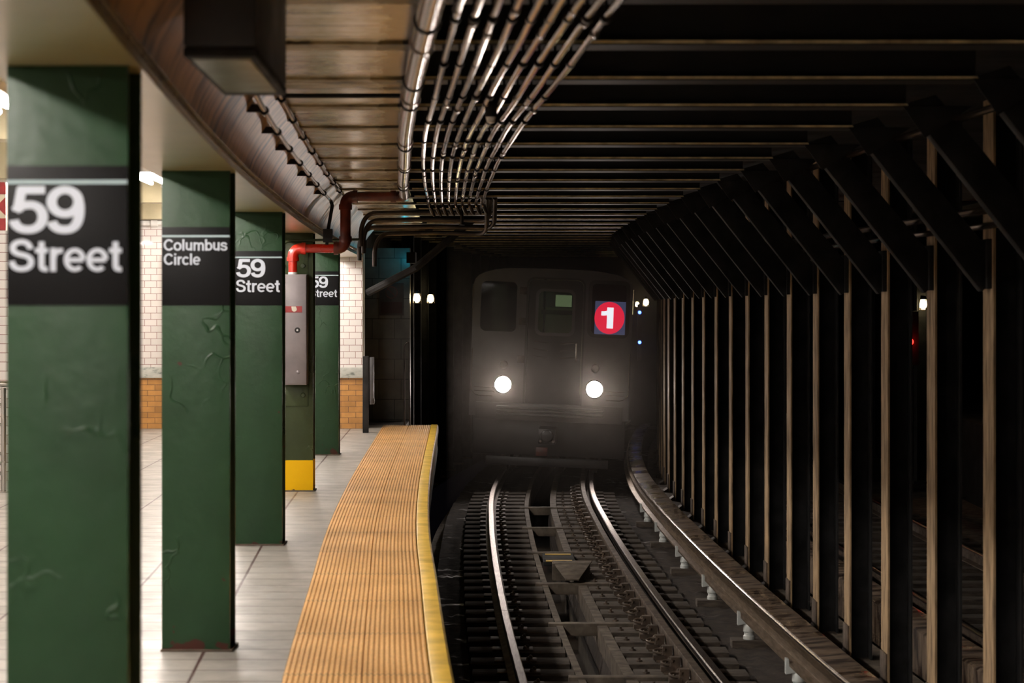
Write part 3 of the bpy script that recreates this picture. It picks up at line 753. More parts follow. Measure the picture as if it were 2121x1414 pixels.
# express track beyond the columns
root = thing('express_rail', (0,0,0), 'near rail of the express track beyond the columns', 'rail', 'rails of the express track')
MB().sweep(T, railprof(3.25), 8, 52, .5).build('web', M['rust'], root)
MB().sweep(T, [(3.215,-1.13),(3.215,-1.10),(3.222,-1.096),(3.278,-1.096),(3.285,-1.10),(3.285,-1.13)], 8, 52, .5).build('head', M['steel_rail'], root)
root = thing('express_rail', (0,0,0), 'far rail of the express track beyond the columns', 'rail', 'rails of the express track')
MB().sweep(T, railprof(4.72), 8, 52, .5).build('web', M['rust'], root)
MB().sweep(T, [(4.685,-1.13),(4.685,-1.10),(4.692,-1.096),(4.748,-1.096),(4.755,-1.10),(4.755,-1.13)], 8, 52, .5).build('head', M['steel_rail'], root)
mb = MB(); mb.sweep(T, [(2.45,-1.25),(2.45,-.90),(2.47,-.885),(2.70,-.875),(2.70,-1.25)], 8, 52, .5)
o = mb.build('rail_cover', M['board']); tag(o, 'brown cover board of the third rail beyond the columns', 'cover board', kind='thing')
et = None
for i, y in enumerate([11.5+.62*k for k in range(34)]):
    if et is None: et = MB().box(2.3, 5.3, -.12, .12, -1.36, -1.25).build('express_tie', M['wood_tie'], bevel=.008); o = et
    else: o = et.copy(); C.objects.link(o)
    o.location = (T(y), y, 0); tag(o, 'wooden tie of the express track, %s from the near end' % ordn(i), 'railway tie', 'ties of the express track', 'thing')
def slab(dx0, dx1):
    mb = MB(); n = 60
    for k in range(n):
        ya = -6+35.2*k/n; yb = -6+35.2*(k+1)/n
        for u, v_, zz, w_ in ((0,1,2.785,1),(0,1,3.13,0)):
            pass
        A0, A1, B0, B1 = (K(ya)+.22,ya), (P(ya)-.19,ya), (K(yb)+.22,yb), (P(yb)-.19,yb)
        mb.add([(*A0,2.785),(*A1,2.785),(*B1,2.785),(*B0,2.785),(*A0,3.135),(*A1,3.135),(*B1,3.135),(*B0,3.135)],
               [(0,1,2,3),(1,5,6,2),(0,3,7,4)]+([(0,4,5,1)] if k == 0 else [])+([(2,6,7,3)] if k == n-1 else []),
               [[(-1,ya),(0,ya),(0,yb),(-1,yb)],[(0,ya)]*4,[(-1,ya)]*4]+([[(-.5,ya)]*4] if k == 0 else [])+([[(-.5,ya)]*4] if k == n-1 else []))
    return mb
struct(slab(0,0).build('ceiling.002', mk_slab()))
mb = MB(); mb.sweep(T, [(9.2,-2),(9.2,3.4),(9.4,3.4),(9.4,-2)], -16, 60, 2); mb.sweep(T, [(6.6,-2),(6.6,-.1),(9.3,-.1),(9.3,-2)], -16, 60, 2)
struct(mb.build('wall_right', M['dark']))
for i, (y, dx, hh) in enumerate([(13.6,2.30,.55),(12.2,2.32,.60)]):
    x = T(y)+dx; pts = [(x,y,-1.12),(x-.03,y,-1.12+hh*.7)]+elbow((x-.03,y,-1.12+hh*.7),(x-.02,y,-1.12+hh*1.05),(x+.16,y+.1,-1.12+hh))+[(x+.35,y+.4,-1.2)]
    o = MB().tube(pts, .022, 8).build('cable_loop', M['galv_dark']); tag(o, 'thick cable looping up beside the %s column between the tracks' % ('fourth','third')[i], 'cable', 'cable loops by the track columns', 'thing')

# ------------------------------------------------------------ pipes under the beams
ZC = H+1.0
PROTO = {}
def clamp_mesh(r, drop, len_=.018, side=0):
    mb = MB().tube([(0,-len_,0),(0,len_,0)], r, 12)
    if drop: mb.box(-.006,.006,-.008,.008,r*.5,drop)
    if side: mb.box(-side,0,-.012,.012,-.008,.028)
    return mb
def part_at(kind, loc, parent):
    if kind not in PROTO:
        mbp, mt = {'clamp':(clamp_mesh(.0205,.09),'band'),'coupling':(clamp_mesh(.0185,0,.035),'galv'),
                   'pipe_coupling':(clamp_mesh(.049,0,.05),'galv'),'hanger':(clamp_mesh(.050,.10,.012),'band'),
                   'wall_clamp':(clamp_mesh(.022,0,.015,.085),'band')}[kind]
        o = mbp.build(kind, M[mt], parent); PROTO[kind] = o
    else: o = PROTO[kind].copy(); C.objects.link(o); o.parent = parent
    o.location = loc; return o
A = spl([(3,.13),(6.96,-.1685),(7.77,-.218),(9.15,-.305),(10.68,-.399),(12.43,-.507),(14.86,-.620),(17.5,-.715),(21.3,-.831)])
for i in range(9):
    r = thing('ceiling_conduit', (0,0,0), 'thin shiny ceiling conduit, %s from the fat pipe' % ordn(i), 'conduit', 'nine thin conduits under the track beams')
    f = (lambda y, i=i: A(y)+.0655*i)
    y1 = 21.3-.07*i; ys_ = [3+(y1-3)*k/46 for k in range(47)]
    pts = [(f(y), y, ZC+.006*math.sin(y*1.7+i)) for y in ys_]
    pts += [(f(y1)+.004*j, y1+.04*j, ZC-.004*j*j) for j in range(1,4)]
    MB().tube(pts, .0145, 10).build('pipe', M['galv'], r)
    for by in BY:
        if 6.5 < by < y1: part_at('clamp', (f(by), by, ZC), r)
    for q in [7.2+3.05*k+.31*(i%3) for k in range(5)]:
        if q < y1: part_at('coupling', (f(q), q, ZC), r)
    MB().tube([(f(y1)+.012,y1+.10,ZC-.02),(f(y1)+.03,y1+.13,ZC-.07),(f(y1)+.05,y1+.16,ZC-.10)], [.022,.02,.012], 8).build('end_fitting', M['galv_dark'], r)
# fat pipe
B = spl([(3,.03),(6.96,-.262),(8.6,-.38),(10.2,-.487),(12.2,-.61),(14.6,-.737),(17,-.87),(19.3,-.975)])
r = thing('ceiling_pipe', (0,0,0), 'fat galvanised pipe under the track beams, brightest of the pipes', 'pipe')
MB().tube([(B(3+16.15*k/40), 3+16.15*k/40, ZC-.01) for k in range(41)], .043, 20).build('pipe', M['galv'], r)
for q in [8.05,10.10,12.75,15.0,17.2,19.1]: part_at('pipe_coupling', (B(q), q, ZC-.01), r)
for by in [7.4,9.4,10.35,13.1,15.2,17.6]: part_at('hanger', (B(by), by, ZC-.01), r)
# conduits on the girder face
for nm, zc, dx, y0, y1, lab in (('wall_conduit',H+.93,.185,9.2,18.9,'lower of two glinting conduits running along the girder face'),('wall_conduit.001',H+1.055,.235,10.6,20.4,'upper of two glinting conduits, tucked under the ceiling by the girder')):
    r = thing(nm, (0,0,0), lab, 'conduit', 'two conduits along the girder')
    MB().tube([(K(y)+dx, y, zc) for y in [7.6+(y1-7.6)*k/36 for k in range(37)]], .013, 10).build('pipe', M['galv'], r)
    for k in range(14):
        q = 8.9+(.7 if dx > .2 else 0)+1.25*k
        if q < y1: part_at('wall_clamp', (K(q)+dx, q, zc), r)
mb = MB(); yy = 18.9; xx = K(yy)+.185
mb.tube([(xx,yy,H+.93),(xx+.01,yy+.05,H+.89),(xx-.03,yy+.05,H+.66),(xx-.04,yy+.05,H+.54)], .016, 10); mb.box(xx-.07,xx+.01,yy+.01,yy+.10,H+.56,H+.68)
o = mb.build('down_conduit', M['soot']); tag(o, 'dark conduit dropping down the girder face beside the red pipe', 'conduit', kind='thing')
# thin rod from the box and hanger stub
o = MB().tube([(-1.18,10.75,ZC+.06),(-.50,10.75,ZC+.06)], .012, 10).build('cross_conduit', M['soot']); tag(o, 'thin black conduit from the hanging box to the fat pipe', 'conduit', kind='thing')
# dark bundle of pipes at the far end of the conduits
for i, (zz, xa, xbn, y) in enumerate([(2.64,-1.42,-.32,21.65),(2.57,-1.40,-.25,21.75),(2.50,-1.45,-.20,21.85),(2.44,-1.30,-.28,21.95)]):
    pts = [(xa-.12,y,zz-.34)]+elbow((xa-.12,y,zz-.20),(xa-.10,y,zz),(xa+.04,y,zz))+[((xa+xbn)/2,y,zz+.01),(xbn-.1,y,zz)]+elbow((xbn-.05,y-.02,zz),(xbn,y-.06,zz),(xbn+.02,y-.12,zz+.06))+[(xbn+.03,21.25,2.776)]
    o = MB().tube(pts, .024, 10).build('crossing_conduit', M['galv_dark']); tag(o, 'dark cross pipe bending down behind the red pipe, %s from the top' % ordn(i), 'conduit', 'dark pipes crossing under the ceiling', 'thing')
# long diagonal brace
o = MB().tube([(-1.83,27,1.86),(-1.2,26.6,2.17),(-.48,26.70,2.79)], .05, 8).build('diagonal_duct', M['soot']); tag(o, 'black duct slanting up to the ceiling before the teal lit tiles', 'duct', kind='thing')
# pipes along the knee braces on the right
for i, (dx, zz, rr, lab) in enumerate([(1.33,H+1.0,.022,'highest of three pipes threading behind the knee braces'),(1.78,H+.56,.024,'middle of three pipes threading behind the knee braces'),(1.84,H+.475,.020,'lowest of three pipes threading behind the knee braces')]):
    o = MB().tube([(T(y)+dx, y, zz) for y in [7+1.0*k for k in range(34)]], rr, 10).build('brace_pipe', M['galv']); tag(o, lab, 'pipe', 'three pipes beside the track columns', 'thing')
# hanging black box near the camera
r = thing('speaker_box', (-.948, 6.12, H+.715), 'black box hanging by the girder at the top of the view', 'box', rot=(0,0,.031))
mb = MB(); mb.box(0,.212,0,1.13,.03,.37); mb.build('body', simple('satin_black_box_paint',(.012,.010,.012),.5), r, bevel=.012)
mb = MB(); mb.box(0,.212,0,1.13,0,.03); mb.build('rim', M['soot'], r, bevel=.008)
MB().box(.022,.190,.03,.98,-.004,.0).build('bottom_panel', simple('olive_box_panel',(.085,.082,.03),.35), r, bevel=.001)
# small downlight hung under the conduits
r = thing('hanging_lamp', (-.105, 10.62, H+.92), 'small lamp hanging among the ceiling conduits', 'lamp')
MB().lathe((0,0,0), [(.030,.02),(.030,.12),(.012,.14),(.012,.26)], 'z', 14).build('housing', M['soot'], r)
MB().lathe((0,0,0), [(.004,-.012),(.020,-.006),(.026,.02)], 'z', 14).build('lens', M['fixture'], r)
o = MB().tube([(-.50,21.2,H+1.0),(-.50,21.2,H+.81)], .017, 8).lathe((-.50,21.2,H+.80),[(.03,0),(.03,.012)],'z',10).build('drop_conduit', M['galv_dark']); tag(o, 'short vertical stub pipe hanging below the ends of the conduits', 'pipe', kind='thing')

# ------------------------------------------------------------ fluorescent fixtures over the platform
fx0 = None
def fluor(x, y, z, lab, ang=0):
    global fx0
    if fx0 is None:
        r = thing('fluorescent_light', (0,0,0), lab, 'light', 'fluorescent lights over the platform'); fx0 = r
        MB().prism([(-.13,0),(-.09,.07),(.09,.07),(.13,0),(.12,-.005),(-.12,-.005)], -.62, .62).build('housing', M['fixture'], r, bevel=.003)
        for sx in (-.06,.06): MB().tube([(sx,-.58,-.03),(sx,.58,-.03)], .019, 10).build('tube', M['tube'], r)
        for sy in (-.4,.4): MB().tube([(0,sy,.06),(0,sy,.43)], .006, 6).build('hanger_rod', M['fixture'], r)
    else: r = copy_tree(fx0)
    r.location = (x,y,z); r.rotation_euler = (0,0,ang); r['label'] = lab; return r
i = 0
for y in [-12+2.35*k for k in range(17)]:
    fluor(K(y)-1.38, y, 2.83, 'fluorescent light in the row nearest the columns, %s in depth' % ordn(i), math.atan(-(K(y+1)-K(y)))); i += 1
i = 0
for y in [-12+4.7*k for k in range(9)]:
    fluor(K(y)-4.6, y, 2.83, 'fluorescent light in the row nearer the far wall, %s in depth' % ordn(i)); i += 1

for k, (x, y) in enumerate([(-3.75,27.9),(-2.60,28.2)]):  # two fixtures added out of view to brighten the tiled end wall
    fluor(x, y, 2.83, ('fluorescent light across the far end of the platform, over the wall pipe','fluorescent light across the far end, beside the farthest column')[k], math.pi/2)

# ------------------------------------------------------------ platform furniture at the far end
r = thing('stair_railing', (-4.62,19.3,0), 'stainless stair railing in front of the white tiled wall', 'railing')
MB().tube([(0,0,0),(0,0,.95)], .024, 12).build('post', M['steel_rail_post'], r)
MB().lathe((0,0,0), [(.05,0),(.05,.012),(.03,.02)], 'z', 14).build('base_flange', M['steel_rail_post'], r)
MB().tube([(.10,0,.985),(-2.0,0,.985)], .028, 12).build('top_rail', M['steel_rail_post'], r)
for zz in (.80,.62,.36,.27,.18): MB().tube([(-.02,0,zz),(-1.6,0,zz-1.0 if zz < .5 else zz-.7)], .014, 10).build('slanted_rail', M['steel_rail_post'], r)
r = thing('exit_sign', (-4.56,15.9,2.26), 'red and cream hanging sign with a red arrow at the left edge', 'sign')
MB().box(0,.77,0,.06,0,.36).build('panel', simple('cream_sign_face',(.55,.50,.38),.4), r)
MB().box(0,.771,-.004,0,.27,.361).build('red_band', M['plate_red'], r); MB().box(0,.771,-.004,0,0,.09).build('red_band', M['plate_red'], r)
MB().prism([(.77,.25),(.70,.18),(.77,.11)], -.004, 0).build('arrow', M['plate_red'], r)
for xx in (.1,.67): MB().tube([(xx,.03,.36),(xx,.03,1.0)], .01, 8).build('hanger', M['soot'], r)
o = MB().tube([(-4.74,29.15,0),(-4.74,29.15,2.42)], .035, 12).build('wall_pipe', M['cream']); tag(o, 'cream vertical pipe on the white tiled end wall', 'pipe', kind='thing')
mb = MB().tube([(-5.6,29.15,2.83),(-4.88,29.15,2.83),(-4.80,29.15,2.83)], .04, 12); mb.tube([(-4.95,29.15,2.83),(-4.86,29.15,2.83)], .06, 12)
o = mb.build('header_pipe', M['fixture']); tag(o, 'pale horizontal pipe with a coupling above the white tiles', 'pipe', kind='thing')
o = MB().box(-7,-2.3,29.1,29.27,2.86,2.95).build('cable_tray', M['rust'], bevel=.004); tag(o, 'brown cable tray along the top of the end wall', 'cable tray', kind='thing')
# black gate beside the end wall
r = thing('end_gate', (-1.97,28.3,0), 'black steel end gate standing beside the white tiled wall', 'gate')
MB().box(-.02,.055,0,.10,0,1.02).build('post', M['soot'], r, bevel=.006)
MB().box(.075,.13,-.02,.06,.38,1.01).build('leaf', simple('charcoal_gate_paint',(.06,.058,.062),.4), r, bevel=.006)
MB().box(.10,.14,-.03,0,.40,.46).build('latch', M['galv_dark'], r, bevel=.003)
# gate/ handrail at the edge of the platform end
mb = MB(); y = 30.0; mb.tube([(-1.52,y,0),(-1.52,y,1.08)]+elbow((-1.52,y,1.12),(-1.50,y,1.18),(-1.46,y,1.18))+[(-1.455,y,1.14),(-1.445,y,0)], .012, 8)
o = mb.build('end_handrail', M['galv_dark']); tag(o, 'narrow hooped handrail at the far end of the platform', 'handrail', kind='thing')
# dark tiled wall past the end gate, with prohibition sign
struct(MB().box(-3.0,-1.52,31.6,31.9,-1.6,2.55).build('wall_back.001', M['tile_dark']))
struct(MB().box(-2.2,-1.53,30.1,31.6,-1.6,-.02).build('floor.003', M['shoulder']))
r = thing('warning_sign', (-1.83,31.58,1.55), 'dim red warning sign on the sooty tiled wall', 'sign')
MB().box(-.14,.22,-.01,0,0,.48).build('panel', simple('faded_sign_face',(.06,.035,.03),.5), r)
mb = MB(); ribbon(mb, arc(0,0,1,1,0,360,36), .14, .085, .085, .04, .34, -.011, .002); ribbon(mb, path((-.7,.7),(.7,-.7)), .14, .085, .085, .04, .34, -.011, .002)
mb.build('symbol', M['red_dirty'], r)
MB().box(-.12,.20,-.012,-.010,.03,.20).build('red_panel', simple('sooted_red_panel',(.05,.008,.006),.5), r)
# teal lamp
r = thing('teal_lamp', (-1.50,31.25,2.32), 'teal tunnel lamp lighting the sooty tiles near the ceiling', 'lamp')
MB().box(.0,.08,-.05,.36,0,.16).box(-.05,.08,-.07,-.05,0,.16).build('housing', M['soot'], r); MB().box(-.02,0,-.04,.04,.02,.14).build('lens', M['teal_lamp'], r)
ld = bpy.data.lights.new('teal_glow','POINT'); ld.energy = 1.6; ld.color = (.01,.55,.75); ld.shadow_soft_size = .04
lo = bpy.data.objects.new('teal_glow', ld); C.objects.link(lo); lo.parent = r; lo.location = (-.06,-.02,.06)
# tunnel wall to the left of the train
mb = MB(); mb.sweep(T, [(-3.0,-2),(-3.0,3.13),(-2.65,3.13),(-2.65,-2)], 31.95, 60, 1.5)
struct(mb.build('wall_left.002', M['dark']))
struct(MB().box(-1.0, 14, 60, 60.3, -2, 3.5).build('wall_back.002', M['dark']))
tcl = None
for i, y in enumerate([32.15+1.6*k for k in range(12)]):
    lab = 'sooty H column on the left of the tunnel, %s beyond the platform end' % ordn(i)
    if tcl is None:
        r = thing('tunnel_column', (0,0,0), lab, 'column', 'columns on the left side of the tunnel'); tcl = r
        sh = MB(); sh.box(-.18,-.166,-.1,.1,-1.4,3.1); sh.box(-.014,0,-.1,.1,-1.4,3.1); sh.box(-.166,-.014,-.008,.008,-1.4,3.1); sh.build('shaft', M['soot'], r)
        MB().box(-.22,.03,-.14,.14,-1.42,-1.38).build('base_plate', M['rust'], r)
    else: r = copy_tree(tcl)
    r.location = (T(y)-1.95, y, 0); r['label'] = lab
# bulb lamps
bl0 = None
def bulb(x, y, z, lab, s=1):
    global bl0
    if bl0 is None:
        r = thing('tunnel_lamp', (0,0,0), lab, 'lamp', 'bare bulb lamps in the tunnel'); bl0 = r
        MB().lathe((0,0,0), [(.030,.10),(.045,.075),(.050,.055),(.03,.05)], 'z', 12).build('cap', M['galv_dark'], r)
        MB().lathe((0,0,0), [(.012,-.075),(.040,-.055),(.048,-.015),(.036,.03),(.022,.055)], 'z', 14).build('bulb', M['bulb'], r)
        mb = MB()
        for k in range(4):
            a = k*math.pi/2+.4; mb.tube([(.045*math.cos(a),.045*math.sin(a),.06),(.062*math.cos(a),.062*math.sin(a),0),(.066*math.cos(a),.066*math.sin(a),-.085)], .004, 6)
        mb.tube([(.066*math.cos(t*.5236),.066*math.sin(t*.5236),-.085) for t in range(13)], .004, 6)
        mb.build('guard', M['galv'], r)
        MB().box(-.015,.015,.0,.14,.08,.11).build('bracket', M['soot'], r)
    else: r = copy_tree(bl0)
    r.location = (x,y,z); r.scale = (s,s,s); r['label'] = lab; return r
bulb(-1.425,31.9,1.82,'left one of the two glowing bulbs by the end of the platform')
bulb(-1.335,34.9,1.82,'right one of the two glowing bulbs by the end of the platform')
bulb(2.65,42.0,1.77,'glowing bulb on the tunnel columns right of the train')
bulb(2.83,48.0,1.73,'smaller bulb close beside the right edge of the train', .8)
bulb(6.48,33.46,1.73,'bright bulb seen through the columns above the red signal', 1.15)
# signals
r = thing('signal_head', (6.20,33.1,.76), 'red track signal glowing between the columns', 'signal')
MB().box(-.14,.14,0,.16,0,.85).build('case', M['soot'], r, bevel=.01)
MB().lathe((0,-.01,.37), [(.048,-.03),(.055,0)], 'y', 16).build('red_lens', M['red_lens'], r)
MB().box(-.05,.0,-.012,0,.60,.71).build('number_plate', emis('pale_plate_glow',(.55,.68,.62),.8), r)
MB().tube([(0,.08,-1.8),(0,.08,0)], .05, 8).build('mast', M['soot'], r)
ld = bpy.data.lights.new('signal_glow','POINT'); ld.energy = 1.2; ld.color = (1,.02,.01); ld.shadow_soft_size = .05
lo = bpy.data.objects.new('signal_glow', ld); C.objects.link(lo); lo.parent = r; lo.location = (0,-.12,.37)
r = thing('blue_signal', (2.86,47.6,.75), 'slim post with blue lamps at the right edge of the train', 'signal')
MB().box(-.05,.05,0,.06,-.3,.98).build('post', M['galv_dark'], r)
for zz in (.79,.12): MB().lathe((0,-.01,zz), [(.03,-.01),(.035,0)], 'y', 10).build('blue_lens', M['blue_led'], r)

# ------------------------------------------------------------ the train
YT = 34.8
tr_ = thing('subway_train', (.56, YT, -1.1), 'stainless subway train with lit headlights and a red number one sign', 'train')
tr_.rotation_euler = (0, math.radians(2.2), -.055)
W2 = 1.31
def Z(h): return h+1.1+H      # height above the rails from height relative to the eye
def rounded(x0,x1,z0,z1,r,n=6):
    pts = []
    for cx,cz,a0 in ((x1-r,z1-r,0),(x0+r,z1-r,90),(x0+r,z0+r,180),(x1-r,z0+r,270)):
        for k in range(n+1):
            a = math.radians(a0+90*k/n); pts.append((cx+r*math.cos(a), cz+r*math.sin(a)))
    return pts
def roofprof(w2, z0, zs, zc, n=14):
    pts = [(-w2,z0),(-w2,zs)]
    for k in range(1,n): 
        a = math.pi-math.pi*k/n; pts.append((w2*math.copysign(abs(math.cos(a))**.6,math.cos(a)), zs+(zc-zs)*math.sin(a)**.75))
    pts += [(w2,zs),(w2,z0)]; return pts
def holed(mb, outer_pts, holes, y, depth):
    """front plate with openings: boolean-free, made of a triangulated polygon"""
    bm = bmesh.new(); es = []
    for loop in [outer_pts]+holes:
        vs = [bm.verts.new((p[0], y, p[1])) for p in loop]
        es += [bm.edges.new((vs[i], vs[(i+1)%len(vs)])) for i in range(len(vs))]
    r_ = bmesh.ops.triangle_fill(bm, use_beauty=True, edges=es)
    fs = [f for f in r_['geom'] if isinstance(f, bmesh.types.BMFace)]
    bm.verts.index_update(); base = [tuple(v.co) for v in bm.verts]; n = len(base)
    tris = [[v.index for v in f.verts] for f in bm.faces]
    vs = base+[(v[0], v[1]+depth, v[2]) for v in base]
    fs = tris+[[n+i for i in reversed(t)] for t in tris]
    st = 0
    for loop in [outer_pts]+holes:
        m = len(loop)
        for i in range(m): a, b_ = st+i, st+(i+1)%m; fs.append((a,b_,n+b_,n+a))
        st += m
    bm.free(); mb.add(vs, fs)
xd0, xd1 = -.40, .50
cabL = rounded(-1.20,-.57,Z(-.48),Z(.38),.10); cabR = rounded(.62,1.22,Z(-.46),Z(.40),.08)
door_open = rounded(xd0,xd1,Z(-1.70),Z(.42),.10)
outer = roofprof(W2, .95, Z(.28), Z(.60))
mb = MB(); holed(mb, outer, [cabL, cabR, door_open], 0, .10)
fp = mb.build('front_plate', M['stainless'], tr_, angle=40)
# car body behind the front
mb = MB(); rp = roofprof(W2-.004, .95, Z(.28), Z(.62)); inn = roofprof(W2-.09, 1.0, Z(.26), Z(.56))
n = len(rp); v = [(p[0],.1,p[1]) for p in rp]+[(p[0],15.5,p[1]) for p in rp]+[(p[0],.1,p[1]) for p in inn]+[(p[0],15.5,p[1]) for p in inn]
fs = [(i,i+1,n+i+1,n+i) for i in range(n-1)]+[(2*n+i,3*n+i,3*n+i+1,2*n+i+1) for i in range(n-1)]+[tuple(range(n,2*n))]
mb.add(v, fs); mb.build('car_body', M['stainless'], tr_, angle=40)
MB().box(-W2+.02,W2-.02,.05,15.5,.95,1.06).build('car_floor', M['train_black'], tr_)
MB().box(-W2+.05,W2-.05,.0+.4,15,.30,.95).build('underframe', M['train_black'], tr_, bevel=.02)
# frames, windows
def frame_ring(outer_l, inner_l, y, depth, name, mat, parent):
    mb = MB(); holed(mb, outer_l, [inner_l], y, depth); return mb.build(name, mat, parent, angle=40)
wl = frame_ring(rounded(-1.24,-.53,Z(-.52),Z(.42),.13), rounded(-1.18,-.59,Z(-.46),Z(.36),.09), -.012, .03, 'cab_window', M['stainless'], tr_)
MB().prism(cabL, .03, .036).build('pane', M['glass_dark'], wl)
wr = frame_ring(rounded(.58,1.26,Z(-.50),Z(.44),.11), rounded(.64,1.20,Z(-.44),Z(.38),.07), -.012, .03, 'cab_window', M['train_black'], tr_)
MB().prism(cabR, .05, .056).build('pane', M['glass_dark'], wr)
dwin = rounded(-.245,.335,Z(-.46),Z(.235),.09)
mb = MB(); holed(mb, rounded(xd0+.004,xd1-.004,Z(-1.70),Z(.415),.095), [dwin], .035, .04)
dr = mb.build('end_door', M['train_black'], tr_, angle=40)
frame_ring(rounded(-.28,.37,Z(-.50),Z(.27),.11), rounded(-.235,.325,Z(-.45),Z(.225),.085), .02, .02, 'window_frame', M['stainless'], dr)
MB().prism(dwin, .055, .060).build('pane', M['glass'], dr)
MB().box(.40,.43,-.0,.036,Z(-.9),Z(-.6)).build('handle', M['chrome'], dr, bevel=.006)
# black door surround
frame_ring(rounded(xd0-.035,xd1+.035,Z(-1.72),Z(.455),.13), rounded(xd0,xd1,Z(-1.70),Z(.42),.10), -.010, .012, 'door_surround', M['train_black'], tr_)
# hinges
for zz in (.22,-.28,-.9):
    MB().box(-.55,-.43,-.02,.0,Z(zz)-.06,Z(zz)+.06).build('hinge', M['galv_dark'], tr_, bevel=.006)
# route sign
xr0, xr1, zr0, zr1 = .695, 1.195, Z(-.44), Z(.10)
rs = MB().box(xr0,xr1,-.025,-.012,zr0,zr1).build('route_sign', emis('sign_back_light',(.035,.042,.085),1.0), tr_, bevel=.004)
def mk_bullet():
    m, nt, b = newmat('red_bullet_backlit'); b.inputs['Base Color'].default_value = (.6,.01,.04,1)
    b.inputs['Emission Color'].default_value = (.70,.012,.045,1); b.inputs['Emission Strength'].default_value = .95; return m
cxr, czr = (xr0+xr1)/2-.01, (zr0+zr1)/2
MB().prism([(cxr+.245*math.cos(a*.1309), czr+.262*math.sin(a*.1309)) for a in range(48)], -.029, -.025).build('red_disc', mk_bullet(), rs, smooth=False)
mb = MB(); word(mb, '1', cxr-.145, czr-.17, .34, .235, -.030); mb.build('numeral', emis('white_numeral_glow',(.82,.86,.92),1.0), rs, smooth=False)
# headlights
hm = emis('headlight_lens', (1,.93,.86), 32)
for hx, hz in ((-.765,-1.325),(.735,-1.345)):
    hl = MB().lathe((hx,-.035,Z(hz)), [(.135,0),(.150,.01),(.158,.05)], 'y', 24).build('headlight', M['chrome'], tr_)
    MB().lathe((hx,-.040,Z(hz)), [(.05,-.016),(.125,-.004),(.134,.004)], 'y', 24).build('lens', hm, hl)
    sd = bpy.data.lights.new('headlight_beam','SPOT'); sd.energy = HEAD_W; sd.color = (1,.84,.74); sd.spot_size = math.radians(120); sd.spot_blend = .9; sd.shadow_soft_size = .09
    so = bpy.data.objects.new('headlight_beam', sd); C.objects.link(so); so.parent = tr_; so.location = (hx,-.14,Z(hz)); so.rotation_euler = (math.radians(87),0,math.pi)
    so.rotation_euler = (math.radians(-88),0,0)
for hx in (-.765,.735): MB().lathe((hx,-.01,Z(-1.0)), [(.04,-.02),(.06,-.012),(.07,0)], 'y', 20).build('marker_light', M['galv_dark'], tr_)
# chrome trim of the lower corners
for sx in (-1,1):
    pts = [(sx*1.29,-.03,Z(-.75)),(sx*1.29,-.03,Z(-1.33))]+elbow((sx*1.29,-.03,Z(-1.40)),(sx*1.27,-.03,Z(-1.50)),(sx*1.15,-.03,Z(-1.52)))+[(sx*.93,-.03,Z(-1.52))]
    MB().tube(pts, .008, 8).build('corner_trim', M['chrome'], tr_)
    for zz in (-1.38,-1.44): MB().tube([(sx*1.24,-.03,Z(zz)),(sx*.93,-.03,Z(zz)),(sx*.90,-.03,Z(zz)-.02)], .006, 8).build('trim_bar', M['chrome'], tr_)
    MB().tube([(sx*1.315,-.02,Z(-.1)),(sx*1.315,-.02,Z(.3))], .012, 8).build('grab_iron', M['chrome'], tr_)
# safety gate springs between the door and sides
for sx in (-1,1):
    mb = MB()
    for k in range(3): mb.tube([(sx*.10+.05,-.05,Z(-.62-.12*k)),(sx*.34+.05,-.04,Z(-.60-.12*k))], .008, 6)
    mb.build('door_chain', M['galv_dark'], tr_)
# anticlimber, coupler and snow gear
mb = MB()
for k in range(3): mb.box(-.85,.90,-.20,.0,.985+.06*k,1.015+.06*k)
mb.box(-1.2,1.2,-.06,.05,.90,1.18); mb.build('anticlimber', M['stainless'], tr_, bevel=.008)
mb = MB(); mb.box(-.14,.14,-.40,.3,.55,.80); mb.lathe((0,-.42,.68),[(.09,-.02),(.11,.02),(.11,.2)],'y',16); mb.build('coupler', M['train_black'], tr_, bevel=.01)
MB().box(-.17,.02,-.44,-.36,.36,.50).build('coupler_head', M['red_dirty'], tr_, bevel=.01)
for xx in (-.10,.10): MB().lathe((xx,-.42,.60),[(.02,-.02),(.03,0)],'y',10).build('hose_connector', M['galv'], tr_)
MB().box(-1.0,1.0,-.05,.05,.16,.30).build('trip_bar', M['train_black'], tr_, bevel=.01)
for sx in (-.753,.753):
    MB().lathe((sx,1.2,.42), [(.2,-.07),(.42,-.06),(.42,.05),(.45,.06),(.2,.07)], 'x', 28).build('wheel', M['rust'], tr_)
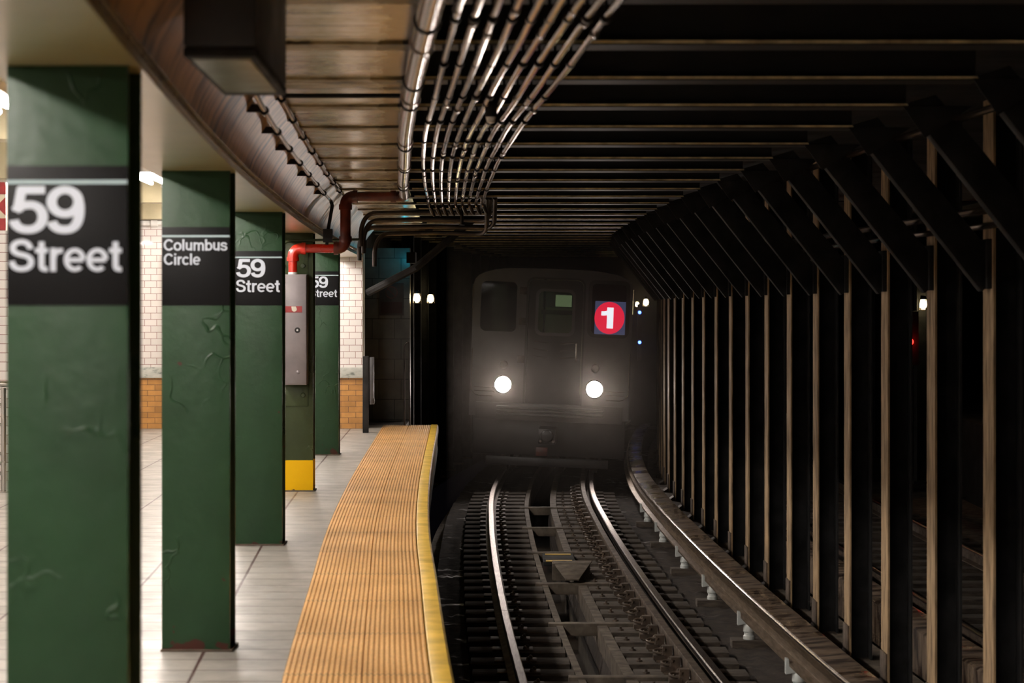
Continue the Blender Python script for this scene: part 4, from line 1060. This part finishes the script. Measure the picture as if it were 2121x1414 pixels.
# inside the car: rear bulkhead with a lit window, seats and ceiling
inter = simple('car_interior_panel', (.42,.44,.28), .5, 0, .08, 3, 0)
mb = MB(); mb.box(-1.2,-.45,7.0,7.05,1.06,Z(.5)); mb.box(.45,1.2,7.0,7.05,1.06,Z(.5)); mb.box(-.45,.45,7.0,7.05,1.06,Z(-.05)); mb.box(-.45,.45,7.0,7.05,Z(.28),Z(.5))
mb.build('bulkhead', inter, tr_)
mb = MB(); mb.box(-.20,.12,7.02,7.03,Z(-.03),Z(.20)); mb.box(.15,.17,7.02,7.03,Z(-.03),Z(.20)); mb.build('lit_window', emis('lit_bulkhead_window',(.42,.52,.28),.55), tr_)
MB().box(-.25,.40,1.6,1.7,Z(-.16),Z(-.08)).build('handrail_box', M['train_black'], tr_, bevel=.01)
for sx in (-1,1): MB().box(sx*.85-.22,sx*.85+.22,1.6,6.8,1.06,1.55).build('bench_seat', simple('orange_seat',(.5,.16,.05),.5), tr_, bevel=.02)
MB().tube([(-.22,2.2,1.06),(-.22,2.2,Z(.45))], .017, 8).build('grab_pole', M['chrome'], tr_)
MB().box(-.5,-.42,.2,1.5,1.06,Z(.5)).build('cab_partition', M['train_black'], tr_)
ld = bpy.data.lights.new('car_light','AREA'); ld.energy = 3.2; ld.size = .5; ld.size_y = 4; ld.shape = 'RECTANGLE'; ld.color = (.85,1,.62)
lo = bpy.data.objects.new('car_light', ld); C.objects.link(lo); lo.parent = tr_; lo.location = (0,4.2,Z(.5))

# ------------------------------------------------------------ haze in the tunnel before the train
m = bpy.data.materials.new('brake_dust_haze'); m.use_nodes = True; nt = m.node_tree; nt.nodes.remove(nt.nodes['Principled BSDF'])
vs_ = N(nt,'ShaderNodeVolumeScatter'); vs_.inputs['Color'].default_value = (.95,.86,.78,1); vs_.inputs['Density'].default_value = .009; vs_.inputs['Anisotropy'].default_value = .80
nt.links.new(vs_.outputs[0], nt.nodes['Material Output'].inputs['Volume'])
mb = MB(); mb.sweep(T, [(-1.40,-1.24),(-1.40,2.70),(1.88,2.70),(1.88,-1.24)], 30.3, 50, 1.5)
o = mb.build('tunnel_haze', m, smooth=False); tag(o, 'thin brown haze hanging in the tunnel round the train', 'haze', kind='stuff')
